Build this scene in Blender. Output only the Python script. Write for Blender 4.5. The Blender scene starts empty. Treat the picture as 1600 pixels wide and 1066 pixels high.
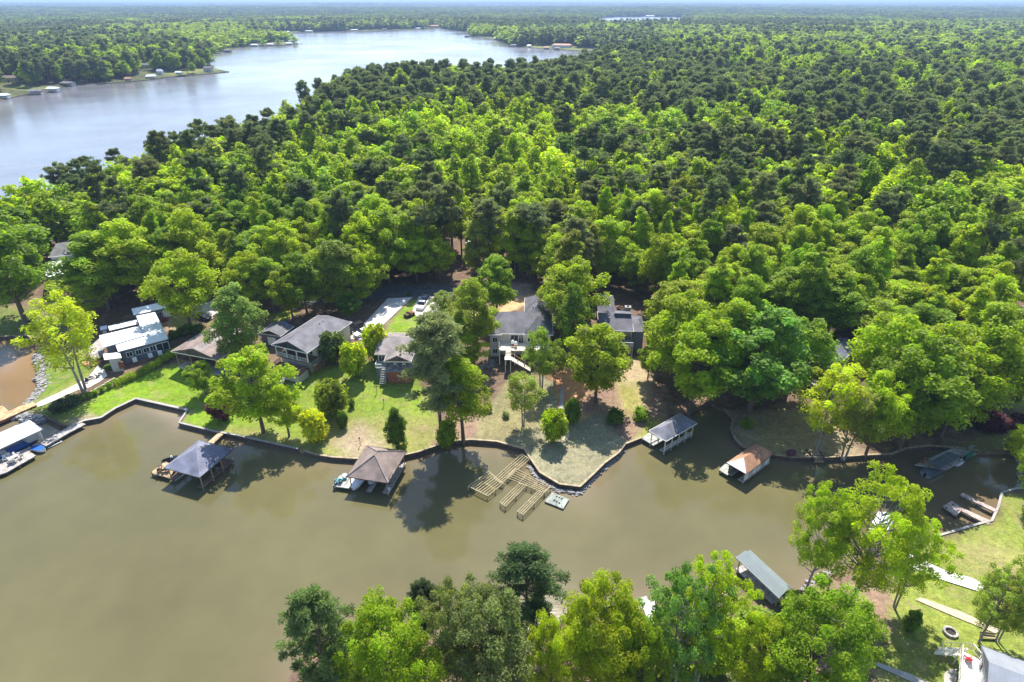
import bpy, math, random
import numpy as np
from mathutils import Vector, Matrix
from mathutils.geometry import delaunay_2d_cdt

random.seed(7)
RNG = np.random.default_rng(11)
SC = bpy.context.scene
COL = SC.collection
R = math.radians

# ------------------------------------------------------------------ camera, sky, sun, exposure
FPX, HOR, CAMH = 978.0, 4.5, 76.0            # focal length and horizon row in pixels of the 1600 px frame, flying height in m
PITCH = math.atan((533 - HOR) / FPX)
cam_d = bpy.data.cameras.new('camera')
cam = bpy.data.objects.new('camera', cam_d); COL.objects.link(cam)
cam_d.sensor_width = 36.0; cam_d.lens = 36.0 * FPX / 1600
cam_d.clip_start = 1.0; cam_d.clip_end = 80000
cam.location = (0, 0, CAMH); cam.rotation_euler = (R(90) - PITCH, 0, 0)
SC.camera = cam

SUN_EL, SUN_AZ = R(56), R(4)                  # azimuth clockwise from +Y
w = bpy.data.worlds.new('World'); SC.world = w; w.use_nodes = True
nt = w.node_tree; bg = nt.nodes['Background']
sky = nt.nodes.new('ShaderNodeTexSky'); sky.sky_type = 'NISHITA'; sky.sun_disc = False
sky.sun_elevation = SUN_EL; sky.sun_rotation = SUN_AZ
sky.altitude = 200; sky.air_density = 1.0; sky.dust_density = 0.6; sky.ozone_density = 2.6
nt.links.new(sky.outputs[0], bg.inputs[0]); bg.inputs[1].default_value = 0.15
sd = bpy.data.lights.new('sun', 'SUN'); sd.energy = 5.0; sd.angle = R(0.55); sd.color = (1.0, 0.955, 0.88)
so = bpy.data.objects.new('sun', sd); COL.objects.link(so)
sdir = Vector((-math.sin(SUN_AZ) * math.cos(SUN_EL), -math.cos(SUN_AZ) * math.cos(SUN_EL), -math.sin(SUN_EL)))
so.rotation_euler = sdir.to_track_quat('-Z', 'Y').to_euler(); so.location = (0, 300, 400)
vs = SC.view_settings; vs.view_transform = 'Standard'; vs.look = 'None'; vs.gamma = 1; vs.use_curve_mapping = False
vs.exposure = 0.95
cy = SC.cycles
cy.use_denoising = True; cy.max_bounces = 5; cy.diffuse_bounces = 3; cy.glossy_bounces = 2; cy.transmission_bounces = 3
cy.transparent_max_bounces = 4; cy.volume_bounces = 0; cy.use_adaptive_sampling = True; cy.adaptive_threshold = 0.012
cy.sample_clamp_indirect = 4; cy.caustics_reflective = False; cy.caustics_refractive = False

# ------------------------------------------------------------------ pixel -> place
CP, SP = math.cos(PITCH), math.sin(PITCH)
def PZ(px, py, z=0.0):
    """the point at height z that the photograph shows at (px, py)"""
    u = (px - 800) / FPX; v = (533 - py) / FPX
    t = (z - CAMH) / (-SP + v * CP)
    return (u * t, (CP + v * SP) * t)
def PZA(pts, z=0.0): return [PZ(a, b, z) for a, b in pts]
def top_height(px, py_base, py_top, x, y, zb):
    """height of something standing at (x,y,zb) whose top shows in row py_top"""
    v = (533 - py_top) / FPX
    # depth/height along the vertical line through (x,y)
    return CAMH + y * (v * CP - SP) / (CP + v * SP) - zb
# ------------------------------------------------------------------ noise
def _hash(ix, iy, s):
    n = (ix * 374761393 + iy * 668265263 + s * 974711) & 0x7fffffff
    n = ((n ^ (n >> 13)) * 1274126177) & 0x7fffffff
    return ((n ^ (n >> 16)) & 0xffff) / 65535.0
def vnoise(x, y, s=0):
    x = np.asarray(x, float); y = np.asarray(y, float)
    ix = np.floor(x).astype(np.int64); iy = np.floor(y).astype(np.int64)
    fx = x - ix; fy = y - iy; fx = fx * fx * (3 - 2 * fx); fy = fy * fy * (3 - 2 * fy)
    a = _hash(ix, iy, s); b = _hash(ix + 1, iy, s); c = _hash(ix, iy + 1, s); d = _hash(ix + 1, iy + 1, s)
    return (a * (1 - fx) + b * fx) * (1 - fy) + (c * (1 - fx) + d * fx) * fy
def fbm(x, y, s=0, o=4):
    t = 0; a = .5; f = 1
    for k in range(o):
        t = t + a * vnoise(np.asarray(x) * f, np.asarray(y) * f, s + k * 17); a *= .5; f *= 2.03
    return t / (1 - .5 ** o)
def sstep(t):
    t = np.clip(t, 0, 1); return t * t * (3 - 2 * t)
def in_poly(x, y, poly):
    x = np.asarray(x, float); y = np.asarray(y, float)
    ins = np.zeros(x.shape, bool); n = len(poly)
    for i in range(n):
        x1, y1 = poly[i]; x2, y2 = poly[(i + 1) % n]
        if y1 == y2: continue
        c = ((y1 > y) != (y2 > y)) & (x < (x2 - x1) * (y - y1) / (y2 - y1) + x1)
        ins ^= c
    return ins
def seg_dist(x, y, segs):
    x = np.asarray(x, float).ravel(); y = np.asarray(y, float).ravel()
    out = np.empty(len(x)); A = segs[:, :2]; D = segs[:, 2:] - A; LL = np.maximum((D ** 2).sum(1), 1e-9)
    for i in range(0, len(x), 8000):
        px = x[i:i+8000, None] - A[None, :, 0]; py = y[i:i+8000, None] - A[None, :, 1]
        t = np.clip((px * D[:, 0] + py * D[:, 1]) / LL, 0, 1)
        out[i:i+8000] = np.sqrt(((px - t * D[:, 0]) ** 2 + (py - t * D[:, 1]) ** 2).min(1))
    return out

# ------------------------------------------------------------------ materials
MATS = {}
def new_mat(name):
    m = bpy.data.materials.new(name); m.use_nodes = True; MATS[name] = m
    t = m.node_tree; b = t.nodes['Principled BSDF']
    return m, t, b
def N(t, typ, **kw):
    n = t.nodes.new(typ)
    for k, v in kw.items(): setattr(n, k, v)
    return n
def L(t, a, b): t.links.new(a, b)
def noise_col(t, c1, c2, scale, detail=4, coord='Object', lo=.35, hi=.65, stretch=None):
    tc = N(t, 'ShaderNodeTexCoord'); nz = N(t, 'ShaderNodeTexNoise'); nz.inputs['Scale'].default_value = scale; nz.inputs['Detail'].default_value = detail
    src = tc.outputs[coord]
    if stretch:
        mp = N(t, 'ShaderNodeMapping'); mp.inputs['Scale'].default_value = stretch; L(t, src, mp.inputs[0]); src = mp.outputs[0]
    L(t, src, nz.inputs['Vector'])
    cr = N(t, 'ShaderNodeValToRGB'); cr.color_ramp.elements[0].position = lo; cr.color_ramp.elements[1].position = hi
    cr.color_ramp.elements[0].color = (*c1, 1); cr.color_ramp.elements[1].color = (*c2, 1)
    L(t, nz.outputs['Fac'], cr.inputs[0])
    return cr.outputs[0], nz.outputs['Fac']
def simple(name, c, rough=.7, var=.25, scale=1.5, metal=0, spec=.3, bump=0, stretch=None):
    if name in MATS: return MATS[name]
    m, t, b = new_mat(name)
    o, f = noise_col(t, tuple(x * (1 - var) for x in c), tuple(min(1, x * (1 + var)) for x in c), scale, 5, stretch=stretch)
    L(t, o, b.inputs['Base Color']); b.inputs['Roughness'].default_value = rough; b.inputs['Metallic'].default_value = metal
    b.inputs['Specular IOR Level'].default_value = spec
    if bump:
        bp = N(t, 'ShaderNodeBump'); bp.inputs['Strength'].default_value = bump; bp.inputs['Distance'].default_value = .05
        L(t, f, bp.inputs['Height']); L(t, bp.outputs[0], b.inputs['Normal'])
    return m
def shingle(name, c, rough=.75):
    """asphalt shingles: courses down the slope, blotchy tabs, weather streaks"""
    m, t, b = new_mat(name)
    o, f = noise_col(t, tuple(x * .62 for x in c), tuple(x * 1.3 for x in c), .45, 6, lo=.3, hi=.7)
    tc = N(t, 'ShaderNodeTexCoord'); sx = N(t, 'ShaderNodeSeparateXYZ'); L(t, tc.outputs['Object'], sx.inputs[0])
    mu = N(t, 'ShaderNodeMath', operation='MULTIPLY'); mu.inputs[1].default_value = 9.0; L(t, sx.outputs[2], mu.inputs[0])
    fr = N(t, 'ShaderNodeMath', operation='FRACT'); L(t, mu.outputs[0], fr.inputs[0])
    gt = N(t, 'ShaderNodeMath', operation='GREATER_THAN'); gt.inputs[1].default_value = .8; L(t, fr.outputs[0], gt.inputs[0])
    n2 = N(t, 'ShaderNodeTexNoise'); n2.inputs['Scale'].default_value = 5; n2.inputs['Detail'].default_value = 2
    mp = N(t, 'ShaderNodeMapping'); mp.inputs['Scale'].default_value = (1, 1, 2.2); L(t, tc.outputs['Object'], mp.inputs[0]); L(t, mp.outputs[0], n2.inputs['Vector'])
    m1 = N(t, 'ShaderNodeMix', data_type='RGBA', blend_type='MULTIPLY'); m1.inputs['Factor'].default_value = .5
    r2 = N(t, 'ShaderNodeValToRGB'); r2.color_ramp.elements[0].color = (.45, .45, .45, 1); r2.color_ramp.elements[0].position = .35; r2.color_ramp.elements[1].position = .65
    L(t, n2.outputs['Fac'], r2.inputs[0]); L(t, o, m1.inputs['A']); L(t, r2.outputs[0], m1.inputs['B'])
    m2 = N(t, 'ShaderNodeMix', data_type='RGBA', blend_type='MULTIPLY'); L(t, m1.outputs['Result'], m2.inputs['A']); m2.inputs['B'].default_value = (.6, .6, .6, 1)
    L(t, gt.outputs[0], m2.inputs['Factor'])
    L(t, m2.outputs['Result'], b.inputs['Base Color']); b.inputs['Roughness'].default_value = rough; b.inputs['Specular IOR Level'].default_value = .4
    bp = N(t, 'ShaderNodeBump'); bp.inputs['Strength'].default_value = .35; bp.inputs['Distance'].default_value = .03
    L(t, fr.outputs[0], bp.inputs['Height']); L(t, bp.outputs[0], b.inputs['Normal'])
    return m
def ribbed(name, c, rough=.35, metal=.0, axis=0, freq=2.2, spec=.5):
    """ribbed sheet-metal roofing, ribs along the slope"""
    m, t, b = new_mat(name)
    o, f = noise_col(t, tuple(x * .88 for x in c), c, .8, 5)
    L(t, o, b.inputs['Base Color']); b.inputs['Roughness'].default_value = rough; b.inputs['Metallic'].default_value = metal
    b.inputs['Specular IOR Level'].default_value = spec
    tc = N(t, 'ShaderNodeTexCoord'); sx = N(t, 'ShaderNodeSeparateXYZ'); L(t, tc.outputs['Object'], sx.inputs[0])
    mu = N(t, 'ShaderNodeMath', operation='MULTIPLY'); mu.inputs[1].default_value = freq; L(t, sx.outputs[axis], mu.inputs[0])
    fr = N(t, 'ShaderNodeMath', operation='PINGPONG'); fr.inputs[1].default_value = .5; L(t, mu.outputs[0], fr.inputs[0])
    gt = N(t, 'ShaderNodeMath', operation='GREATER_THAN'); gt.inputs[1].default_value = .42; L(t, fr.outputs[0], gt.inputs[0])
    bp = N(t, 'ShaderNodeBump'); bp.inputs['Strength'].default_value = .6; bp.inputs['Distance'].default_value = .03
    L(t, gt.outputs[0], bp.inputs['Height']); L(t, bp.outputs[0], b.inputs['Normal'])
    return m
def boards(name, c, axis=0, freq=7.0, rough=.75, gap=.12, var=.3):
    """weathered boards: dark joints every 1/freq m along the local axis"""
    m, t, b = new_mat(name)
    tc = N(t, 'ShaderNodeTexCoord'); sx = N(t, 'ShaderNodeSeparateXYZ'); L(t, tc.outputs['Object'], sx.inputs[0])
    mu = N(t, 'ShaderNodeMath', operation='MULTIPLY'); mu.inputs[1].default_value = freq; L(t, sx.outputs[axis], mu.inputs[0])
    fl = N(t, 'ShaderNodeMath', operation='FLOOR'); L(t, mu.outputs[0], fl.inputs[0])
    fr = N(t, 'ShaderNodeMath', operation='FRACT'); L(t, mu.outputs[0], fr.inputs[0])
    gt = N(t, 'ShaderNodeMath', operation='LESS_THAN'); gt.inputs[1].default_value = gap; L(t, fr.outputs[0], gt.inputs[0])
    wn = N(t, 'ShaderNodeTexWhiteNoise', noise_dimensions='1D'); L(t, fl.outputs[0], wn.inputs['W'])
    o, f = noise_col(t, tuple(x * (1 - var) for x in c), tuple(min(1, x * (1 + var)) for x in c), 1.2, 5)
    mr = N(t, 'ShaderNodeMapRange'); mr.inputs[3].default_value = .72; mr.inputs[4].default_value = 1.12; L(t, wn.outputs['Value'], mr.inputs[0])
    m1 = N(t, 'ShaderNodeMix', data_type='RGBA', blend_type='MULTIPLY'); m1.inputs['Factor'].default_value = 1; L(t, o, m1.inputs['A']); L(t, mr.outputs[0], m1.inputs['B'])
    m2 = N(t, 'ShaderNodeMix', data_type='RGBA', blend_type='MULTIPLY'); L(t, gt.outputs[0], m2.inputs['Factor']); L(t, m1.outputs['Result'], m2.inputs['A']); m2.inputs['B'].default_value = (.3, .28, .26, 1)
    L(t, m2.outputs['Result'], b.inputs['Base Color']); b.inputs['Roughness'].default_value = rough; b.inputs['Specular IOR Level'].default_value = .25
    return m

# ------------------------------------------------------------------ mesh helpers
class MB:
    def __init__(s): s.v = []; s.f = []
    def add(s, vs, fs):
        o = len(s.v); s.v += [tuple(p) for p in vs]; s.f += [tuple(i + o for i in f) for f in fs]; return s
    def box(s, c, d, rz=0, taper=1.0):
        hx, hy, hz = d[0] / 2, d[1] / 2, d[2] / 2; cs, sn = math.cos(rz), math.sin(rz); vs = []
        for z in (-1, 1):
            k = taper if z > 0 else 1
            for x, y in ((-1, -1), (1, -1), (1, 1), (-1, 1)):
                X, Y = x * hx * k, y * hy * k
                vs.append((c[0] + X * cs - Y * sn, c[1] + X * sn + Y * cs, c[2] + z * hz))
        return s.add(vs, [(3, 2, 1, 0), (4, 5, 6, 7), (0, 1, 5, 4), (1, 2, 6, 5), (2, 3, 7, 6), (3, 0, 4, 7)])
    def prism(s, poly, z0, z1):
        n = len(poly)
        a = sum(poly[i][0] * poly[(i+1) % n][1] - poly[(i+1) % n][0] * poly[i][1] for i in range(n))
        if a < 0: poly = poly[::-1]
        vs = [(p[0], p[1], z0) for p in poly] + [(p[0], p[1], z1) for p in poly]
        return s.add(vs, [tuple(range(n))[::-1], tuple(range(n, 2 * n))] + [(i, (i+1) % n, n + (i+1) % n, n + i) for i in range(n)])
    def extrude(s, prof, axis, a, b):
        """profile of (u,z) points swept along local axis 0 (x) or 1 (y) from a to b"""
        n = len(prof); mk = (lambda t, u, z: (t, u, z)) if axis == 0 else (lambda t, u, z: (u, t, z))
        vs = [mk(a, u, z) for u, z in prof] + [mk(b, u, z) for u, z in prof]
        return s.add(vs, [tuple(range(n)), tuple(range(n, 2 * n))[::-1]] + [((i+1) % n, i, n + i, n + (i+1) % n) for i in range(n)])
    def tube(s, p0, p1, r0, r1=None, n=6, caps=True):
        r1 = r0 if r1 is None else r1; p0 = Vector(p0); p1 = Vector(p1); d = (p1 - p0)
        if d.length < 1e-6: return s
        d.normalize(); a = d.orthogonal().normalized(); b = d.cross(a); vs = []
        for p, r in ((p0, r0), (p1, r1)):
            for i in range(n):
                t = 2 * math.pi * i / n; vs.append(p + a * (r * math.cos(t)) + b * (r * math.sin(t)))
        fs = [(i, (i+1) % n, n + (i+1) % n, n + i) for i in range(n)]
        if caps: fs += [tuple(range(n))[::-1], tuple(range(n, 2 * n))]
        return s.add(vs, fs)
    def chain(s, pts, rad, n=6):
        for i in range(len(pts) - 1): s.tube(pts[i], pts[i+1], rad[i], rad[i+1], n, caps=(i == 0 or i == len(pts) - 2))
        return s
    def dome(s, c, rx, ry, rz, n=10, m=5):
        vs = [(c[0], c[1], c[2] + rz)]
        for j in range(1, m + 1):
            a = math.pi / 2 * j / m
            for i in range(n):
                t = 2 * math.pi * i / n; vs.append((c[0] + rx * math.sin(a) * math.cos(t), c[1] + ry * math.sin(a) * math.sin(t), c[2] + rz * math.cos(a)))
        fs = [(0, 1 + i, 1 + (i+1) % n) for i in range(n)]
        for j in range(m - 1):
            o = 1 + j * n; fs += [(o + i, o + n + i, o + n + (i+1) % n, o + (i+1) % n) for i in range(n)]
        fs.append(tuple(1 + (m-1) * n + i for i in range(n))[::-1])
        return s.add(vs, fs)
    def mesh(s, name, mat=None, smooth=False):
        me = bpy.data.meshes.new(name); me.from_pydata(s.v, [], s.f); me.update()
        if mat: me.materials.append(MATS[mat] if isinstance(mat, str) else mat)
        if smooth: me.polygons.foreach_set('use_smooth', [True] * len(me.polygons))
        return me
    def build(s, name, mat, parent=None, smooth=False):
        return link(name, s.mesh(name, mat, smooth), parent)
def link(name, me, parent=None):
    o = bpy.data.objects.new(name, me); COL.objects.link(o)
    if parent is not None: o.parent = parent
    return o
def tag(o, label=None, cat=None, group=None, kind=None):
    if label: o['label'] = label
    if cat: o['category'] = cat
    if group: o['group'] = group
    if kind: o['kind'] = kind
    return o
def thing(name, label, cat, loc=(0, 0, 0), rz=0.0, group=None):
    o = bpy.data.objects.new(name, None); o.empty_display_size = .3; COL.objects.link(o)
    o.location = loc; o.rotation_euler = (0, 0, rz); return tag(o, label, cat, group)
def part(name, parent, mat, c, d, rz=0):
    return MB().box(c, d, rz).build(name, mat, parent)
def copy_tree(o, parent=None):
    c = o.copy(); COL.objects.link(c); c.parent = parent
    for ch in o.children: copy_tree(ch, c)
    return c
def rect_px(cs, z):
    """four roof corners in pixels at height z -> centre, rotation of the long first side, half lengths along side 0-1 and side 1-2"""
    q = [Vector(PZ(a, b, z)) for a, b in cs]
    u = ((q[1] - q[0]) + (q[2] - q[3])); v = ((q[2] - q[1]) + (q[3] - q[0]))
    la = u.length / 2; lb = v.length / 2
    v2 = Vector((-u.y, u.x)); ang = math.atan2(u.y, u.x)
    if v2.dot(v) < 0: v2 = -v2
    # share the skew between the two directions
    sk = math.atan2(v2.x * v.y - v2.y * v.x, v2.dot(v)); ang += sk / 2
    c = sum(q, Vector((0, 0))) / 4
    return c, ang, la / 2, lb / 2
# ------------------------------------------------------------------ shoreline (pixels at the waterline)
Z0 = 0.35
near_chain = [(330, 1330), (400, 1160), (430, 1100), (455, 1058), (472, 1036), (502, 1006), (545, 980), (600, 985), (640, 1000), (700, 1000), (780, 992), (850, 988),
    (880, 972), (905, 957), (950, 965), (985, 952), (1012, 940), (1050, 950), (1100, 952), (1145, 958), (1190, 952), (1230, 938), (1262, 925), (1285, 905), (1310, 896),
    (1350, 882), (1420, 856), (1449, 845), (1532, 821), (1548, 817), (1558, 796), (1564, 773), (1585, 767), (1640, 762), (1720, 758)]
cove_end = [(1790, 748), (1800, 735), (1740, 722), (1640, 713)]
main_chain = [(1566, 708), (1527, 708), (1490, 703), (1450, 700), (1416, 704), (1392, 713), (1344, 715), (1286, 719), (1235, 718), (1211, 715), (1185, 711), (1160, 702), (1149, 691),
    (1141, 675), (1145, 661), (1132, 643), (1110, 632), (1088, 640), (1068, 650), (1040, 668), (1003, 687), (977, 697), (966, 712), (944, 728), (929, 743), (906, 765), (874, 761), (844, 743),
    (829, 721), (819, 706), (777, 694), (736, 691), (703, 694), (684, 700), (655, 710), (633, 715), (590, 721), (553, 720), (522, 718), (495, 714), (476, 708), (467, 705), (412, 693),
    (372, 684), (338, 678), (281, 664), (283, 661), (294, 644), (214, 626), (182, 641), (159, 656), (132, 661), (116, 668), (104, 670), (69, 653), (45, 650), (27, 645), (38, 632),
    (56, 617), (60, 602), (58, 575), (58, 552), (52, 532), (44, 527), (0, 529), (-60, 532), (-160, 540), (-260, 545)]
lake_near = [(-420, 480), (-300, 430), (-120, 405), (0, 384), (100, 352), (200, 318), (300, 282), (400, 248), (450, 218), (480, 190), (500, 168), (560, 155), (640, 150), (700, 148),
    (760, 145), (820, 139), (870, 130), (910, 119), (945, 108), (985, 97), (1010, 90)]
far_chain = [(985, 82), (945, 82), (880, 78), (820, 74), (795, 73), (790, 68), (760, 60), (735, 57), (732, 50), (690, 45.5), (600, 47.5), (540, 49), (500, 50), (440, 51.5), (390, 53.5),
    (385, 58), (420, 63), (462, 67), (466, 70), (430, 72), (385, 73), (362, 77), (345, 84), (318, 86), (312, 92), (335, 105), (358, 113), (330, 116), (290, 119), (240, 125), (195, 130), (150, 131),
    (115, 134), (60, 146), (0, 158), (-150, 176), (-420, 196)]
def fract(pts, lo=200, amt=.22, s=0):
    """break long natural banks into an uneven line"""
    out = []
    for i in range(len(pts) - 1):
        a, b = pts[i], pts[i + 1]; out.append(a)
        d = math.dist(a, b); r = math.hypot((a[0]+b[0])/2, (a[1]+b[1])/2)
        if r < lo: continue
        n = max(1, int(d / (r * .02)))
        for k in range(1, n):
            t = k / n; j = (random.random() - .5) * d / n * amt * 2
            nx, ny = -(b[1]-a[1]) / d, (b[0]-a[0]) / d
            out.append((a[0] + (b[0]-a[0]) * t + nx * j, a[1] + (b[1]-a[1]) * t + ny * j))
    out.append(pts[-1]); return out
near_w = PZA(near_chain, Z0); cove_w = PZA(cove_end, Z0); main_w = PZA(main_chain, Z0)
lake_w = fract(PZA(lake_near, Z0)); far_w = fract(PZA(far_chain, 0))
shore = near_w + cove_w + main_w + lake_w + far_w
outer = [(-30000, far_w[-1][1] + 400), (-30000, 42000), (30000, 42000), (30000, -600), (-40, -600)]
LAND = shore + outer
pond = PZA([(930, 29), (960, 26.5), (1010, 25.8), (1066, 26.5), (1075, 34), (1060, 42), (1000, 45), (940, 45), (920, 38)], 2)
SEG = [(*shore[i], *shore[i + 1]) for i in range(len(shore) - 1)] + [(*pond[i], *pond[(i + 1) % len(pond)]) for i in range(len(pond))]
SEG = np.array(SEG)
SEG_NEAR = SEG[np.hypot(SEG[:, 0], SEG[:, 1]) < 420]

def relief(x, y, d):
    r = np.hypot(x, y)
    z = 0.75 + 3.6 * sstep((d - 2) / 42) + (fbm(x / 38, y / 38, 3) - .5) * 1.6 * sstep(d / 25)
    far = sstep((r - 3200) / 6000)
    z = z + far * sstep(d / 300) * (18 + 52 * (fbm(x / 2600, y / 2600, 9, 3) - .32))
    z = z + sstep((r - 9000) / 9000) * 22
    return z
def H(x, y):
    x = np.atleast_1d(np.asarray(x, float)); y = np.atleast_1d(np.asarray(y, float))
    near = np.hypot(x, y).max() < 330
    return relief(x, y, seg_dist(x, y, SEG_NEAR if near else SEG))
def hz(x, y): return float(H(x, y)[0])
def P(px, py, up=0.0):
    """where the ray through (px,py) meets the ground (raised by up)"""
    z = 3.0
    for k in range(14):
        x, y = PZ(px, py, z + up); z = .5 * z + .5 * hz(x, y)
    return x, y, z
def PW(pts): return [P(a, b)[:2] for a, b in pts]

# ------------------------------------------------------------------ ground colours by what grows or lies there
C_FOREST = (.135, .088, .06); C_LITTER = (.23, .15, .105); C_LAWN = (.150, .235, .014); C_DRY = (.215, .215, .06)
C_STRAW = (.215, .20, .12); C_DIRT = (.47, .245, .115); C_SAND = (.42, .33, .22); C_MEAD = (.17, .2, .035); C_TAN = (.30, .235, .15)
REG = [  # (polygon in pixels, colour, softness in m)
    ([(-80, 560), (60, 548), (140, 540), (150, 585), (100, 625), (30, 650), (-80, 640)], C_MEAD, 1.5),
    ([(62, 552), (112, 560), (135, 578), (60, 628), (69, 600)], (.115, .17, .02), .8),
    ([(34, 646), (75, 630), (125, 622), (150, 640), (160, 655), (116, 668), (70, 655)], (.12, .155, .025), .8),
    ([(-80, 528), (60, 530), (140, 520), (150, 505), (90, 480), (-80, 480)], (.13, .16, .035), 2),
    ([(116, 668), (160, 654), (215, 622), (297, 640), (283, 662), (340, 676), (440, 698), (440, 640), (345, 590), (280, 566), (200, 590), (120, 636)], C_LAWN, .5),
    ([(105, 668), (155, 652), (145, 645), (110, 655)], C_TAN, 1.2),
    ([(400, 688), (476, 706), (555, 717), (640, 713), (690, 697), (680, 640), (650, 585), (560, 560), (440, 590), (400, 640)], (.16, .215, .025), .8),
    ([(476, 706), (470, 690), (520, 655), (600, 650), (680, 655), (690, 697), (640, 714), (555, 718)], C_DRY, 2.5),
    ([(520, 690), (560, 660), (600, 690), (590, 716), (540, 716)], C_TAN, 2.5),
    ([(335, 677), (350, 665), (420, 668), (470, 690), (470, 703), (410, 692)], C_DRY, 2),
    ([(565, 535), (600, 518), (640, 470), (660, 455), (700, 470), (720, 500), (700, 525), (640, 530), (600, 545)], C_LAWN, .6),
    ([(690, 470), (740, 465), (750, 500), (700, 510)], C_MEAD, 1.5),
    ([(420, 492), (445, 484), (465, 488), (440, 505), (425, 505)], (.19, .22, .03), .5),
    ([(255, 500), (275, 492), (310, 495), (312, 512), (280, 520), (262, 515)], C_TAN, .8),
    ([(268, 499), (285, 495), (302, 499), (302, 508), (280, 512), (268, 507)], (.21, .215, .055), .3),
    ([(664, 712), (684, 699), (740, 690), (765, 655), (745, 630), (690, 660)], C_LITTER, 1.5),
    ([(741, 690), (752, 655), (790, 600), (815, 578), (850, 590), (880, 610), (905, 640), (940, 648), (979, 694), (906, 766), (844, 744), (820, 706), (777, 693)], C_STRAW, .7),
    ([(741, 690), (752, 655), (790, 600), (815, 578), (850, 590), (850, 660), (790, 690)], (.205, .18, .085), 1.5),
    ([(860, 575), (900, 560), (915, 600), (935, 640), (905, 655), (885, 640), (870, 620)], (.52, .26, .12), 1.2),
    ([(900, 640), (930, 600), (980, 590), (1040, 610), (1040, 660), (1000, 688), (979, 694), (940, 650)], C_LITTER, 1.5),
    ([(975, 560), (1015, 560), (1020, 600), (1005, 640), (975, 640), (965, 600)], (.38, .29, .17), 1.5),
    ([(985, 690), (1015, 655), (1035, 655), (1020, 684), (1000, 690)], (.2, .23, .03), 1),
    ([(965, 600), (1000, 596), (1005, 630), (980, 650)], (.24, .22, .06), 1.5),
    ([(775, 490), (790, 465), (835, 458), (838, 474), (812, 478), (790, 492)], (.55, .34, .17), .8),
    ([(745, 460), (790, 440), (830, 445), (830, 462), (790, 468)], (.33, .24, .18), 1.5),
    ([(1135, 645), (1250, 640), (1320, 670), (1350, 712), (1286, 721), (1211, 717), (1160, 703), (1142, 676)], C_TAN, 2),
    ([(1160, 700), (1200, 660), (1250, 650), (1280, 690), (1240, 716)], (.3, .235, .11), 3),
    ([(1060, 652), (1090, 630), (1125, 630), (1140, 645), (1120, 600), (1080, 600)], C_LITTER, 1.5),
    ([(1440, 700), (1520, 690), (1560, 660), (1620, 640), (1700, 650), (1700, 716), (1566, 712), (1500, 706)], (.17, .16, .045), 2),
    ([(1540, 590), (1620, 570), (1700, 600), (1700, 670), (1590, 640)], (.2, .22, .04), 2),
    ([(1570, 500), (1700, 500), (1700, 560), (1585, 545)], (.22, .23, .06), 2),
    ([(1440, 848), (1532, 822), (1549, 818), (1566, 774), (1740, 755), (1800, 1200), (1330, 1200), (1370, 1050), (1390, 930), (1420, 880)], (.17, .2, .035), 1.2),
    ([(1480, 870), (1540, 840), (1600, 870), (1640, 930), (1560, 920)], (.25, .24, .08), 4),
    ([(1290, 930), (1330, 905), (1390, 920), (1390, 985), (1340, 985)], C_LITTER, 2),
    ([(960, 985), (1060, 960), (1200, 965), (1290, 920), (1300, 980), (1150, 1120), (900, 1120)], (.13, .14, .045), 3),
    ([(1000, 1000), (1040, 980), (1100, 1000), (1080, 1070), (1010, 1050)], (.2, .16, .1), 1.5),
]
REGW = []
for pts, c, sft in REG:
    q = PW(pts); xs = [a[0] for a in q]; ys = [a[1] for a in q]
    REGW.append((q, c, sft, min(xs) - 3, max(xs) + 3, min(ys) - 3, max(ys) + 3))
FAR_CLEAR_PX = [[(0, 156), (40, 147), (112, 132), (108, 128), (40, 138), (0, 146)], [(176, 128), (240, 122.5), (290, 116.5), (350, 111), (335, 106), (285, 110), (230, 112), (200, 121)], [(296, 86), (315, 84), (330, 79), (300, 78)],
    [(385, 72.5), (460, 69), (455, 66), (390, 68)], [(392, 53), (470, 50.5), (470, 48.6), (396, 50.5)], [(540, 48.6), (690, 45), (690, 43.2), (600, 45), (540, 46.6)], [(815, 73.5), (940, 81.5), (940, 76.5), (880, 71), (820, 70)], [(745, 57.8), (785, 62), (785, 59), (750, 55.5)],
    [(1125, 134), (1150, 132), (1150, 122), (1130, 124)], [(1180, 115), (1215, 113), (1212, 106), (1185, 107)], [(1345, 138), (1370, 138), (1365, 130), (1350, 131)], [(1400, 150), (1445, 148), (1440, 138), (1405, 140)], [(1190, 21), (1250, 19.5), (1250, 17.5), (1190, 18.5)]]
FAR_LAWN = [PW(c_) for c_ in FAR_CLEAR_PX]
def ground_colour(x, y):
    n = len(x); col = np.empty((n, 3)); col[:] = C_FOREST
    col *= (0.75 + .5 * fbm(x / 6, y / 6, 21))[:, None]
    wx = x + (fbm(x / 2.2, y / 2.2, 31, 3) - .5) * 2.4; wy = y + (fbm(x / 2.2, y / 2.2, 57, 3) - .5) * 2.4
    for q, c, sft, x0, x1, y0, y1 in REGW:
        idx = np.where((x > x0) & (x < x1) & (y > y0) & (y < y1))[0]
        if not len(idx): continue
        k = min(1.0, sft); X = x[idx] * (1 - k) + wx[idx] * k; Y = y[idx] * (1 - k) + wy[idx] * k
        ins = in_poly(X, Y, q)
        if sft > .3:
            seg = np.array([(*q[i], *q[(i + 1) % len(q)]) for i in range(len(q))])
            d = seg_dist(X, Y, seg); a = np.where(ins, sstep(.5 + d / sft / 2), sstep(.5 - d / sft / 2))
        else: a = ins.astype(float)
        col[idx] = col[idx] * (1 - a[:, None]) + np.array(c) * a[:, None]
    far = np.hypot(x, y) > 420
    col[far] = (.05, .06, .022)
    for q in FAR_LAWN: k = far & in_poly(x, y, q); col[k] = (.16, .18, .045)
    return col

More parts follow.
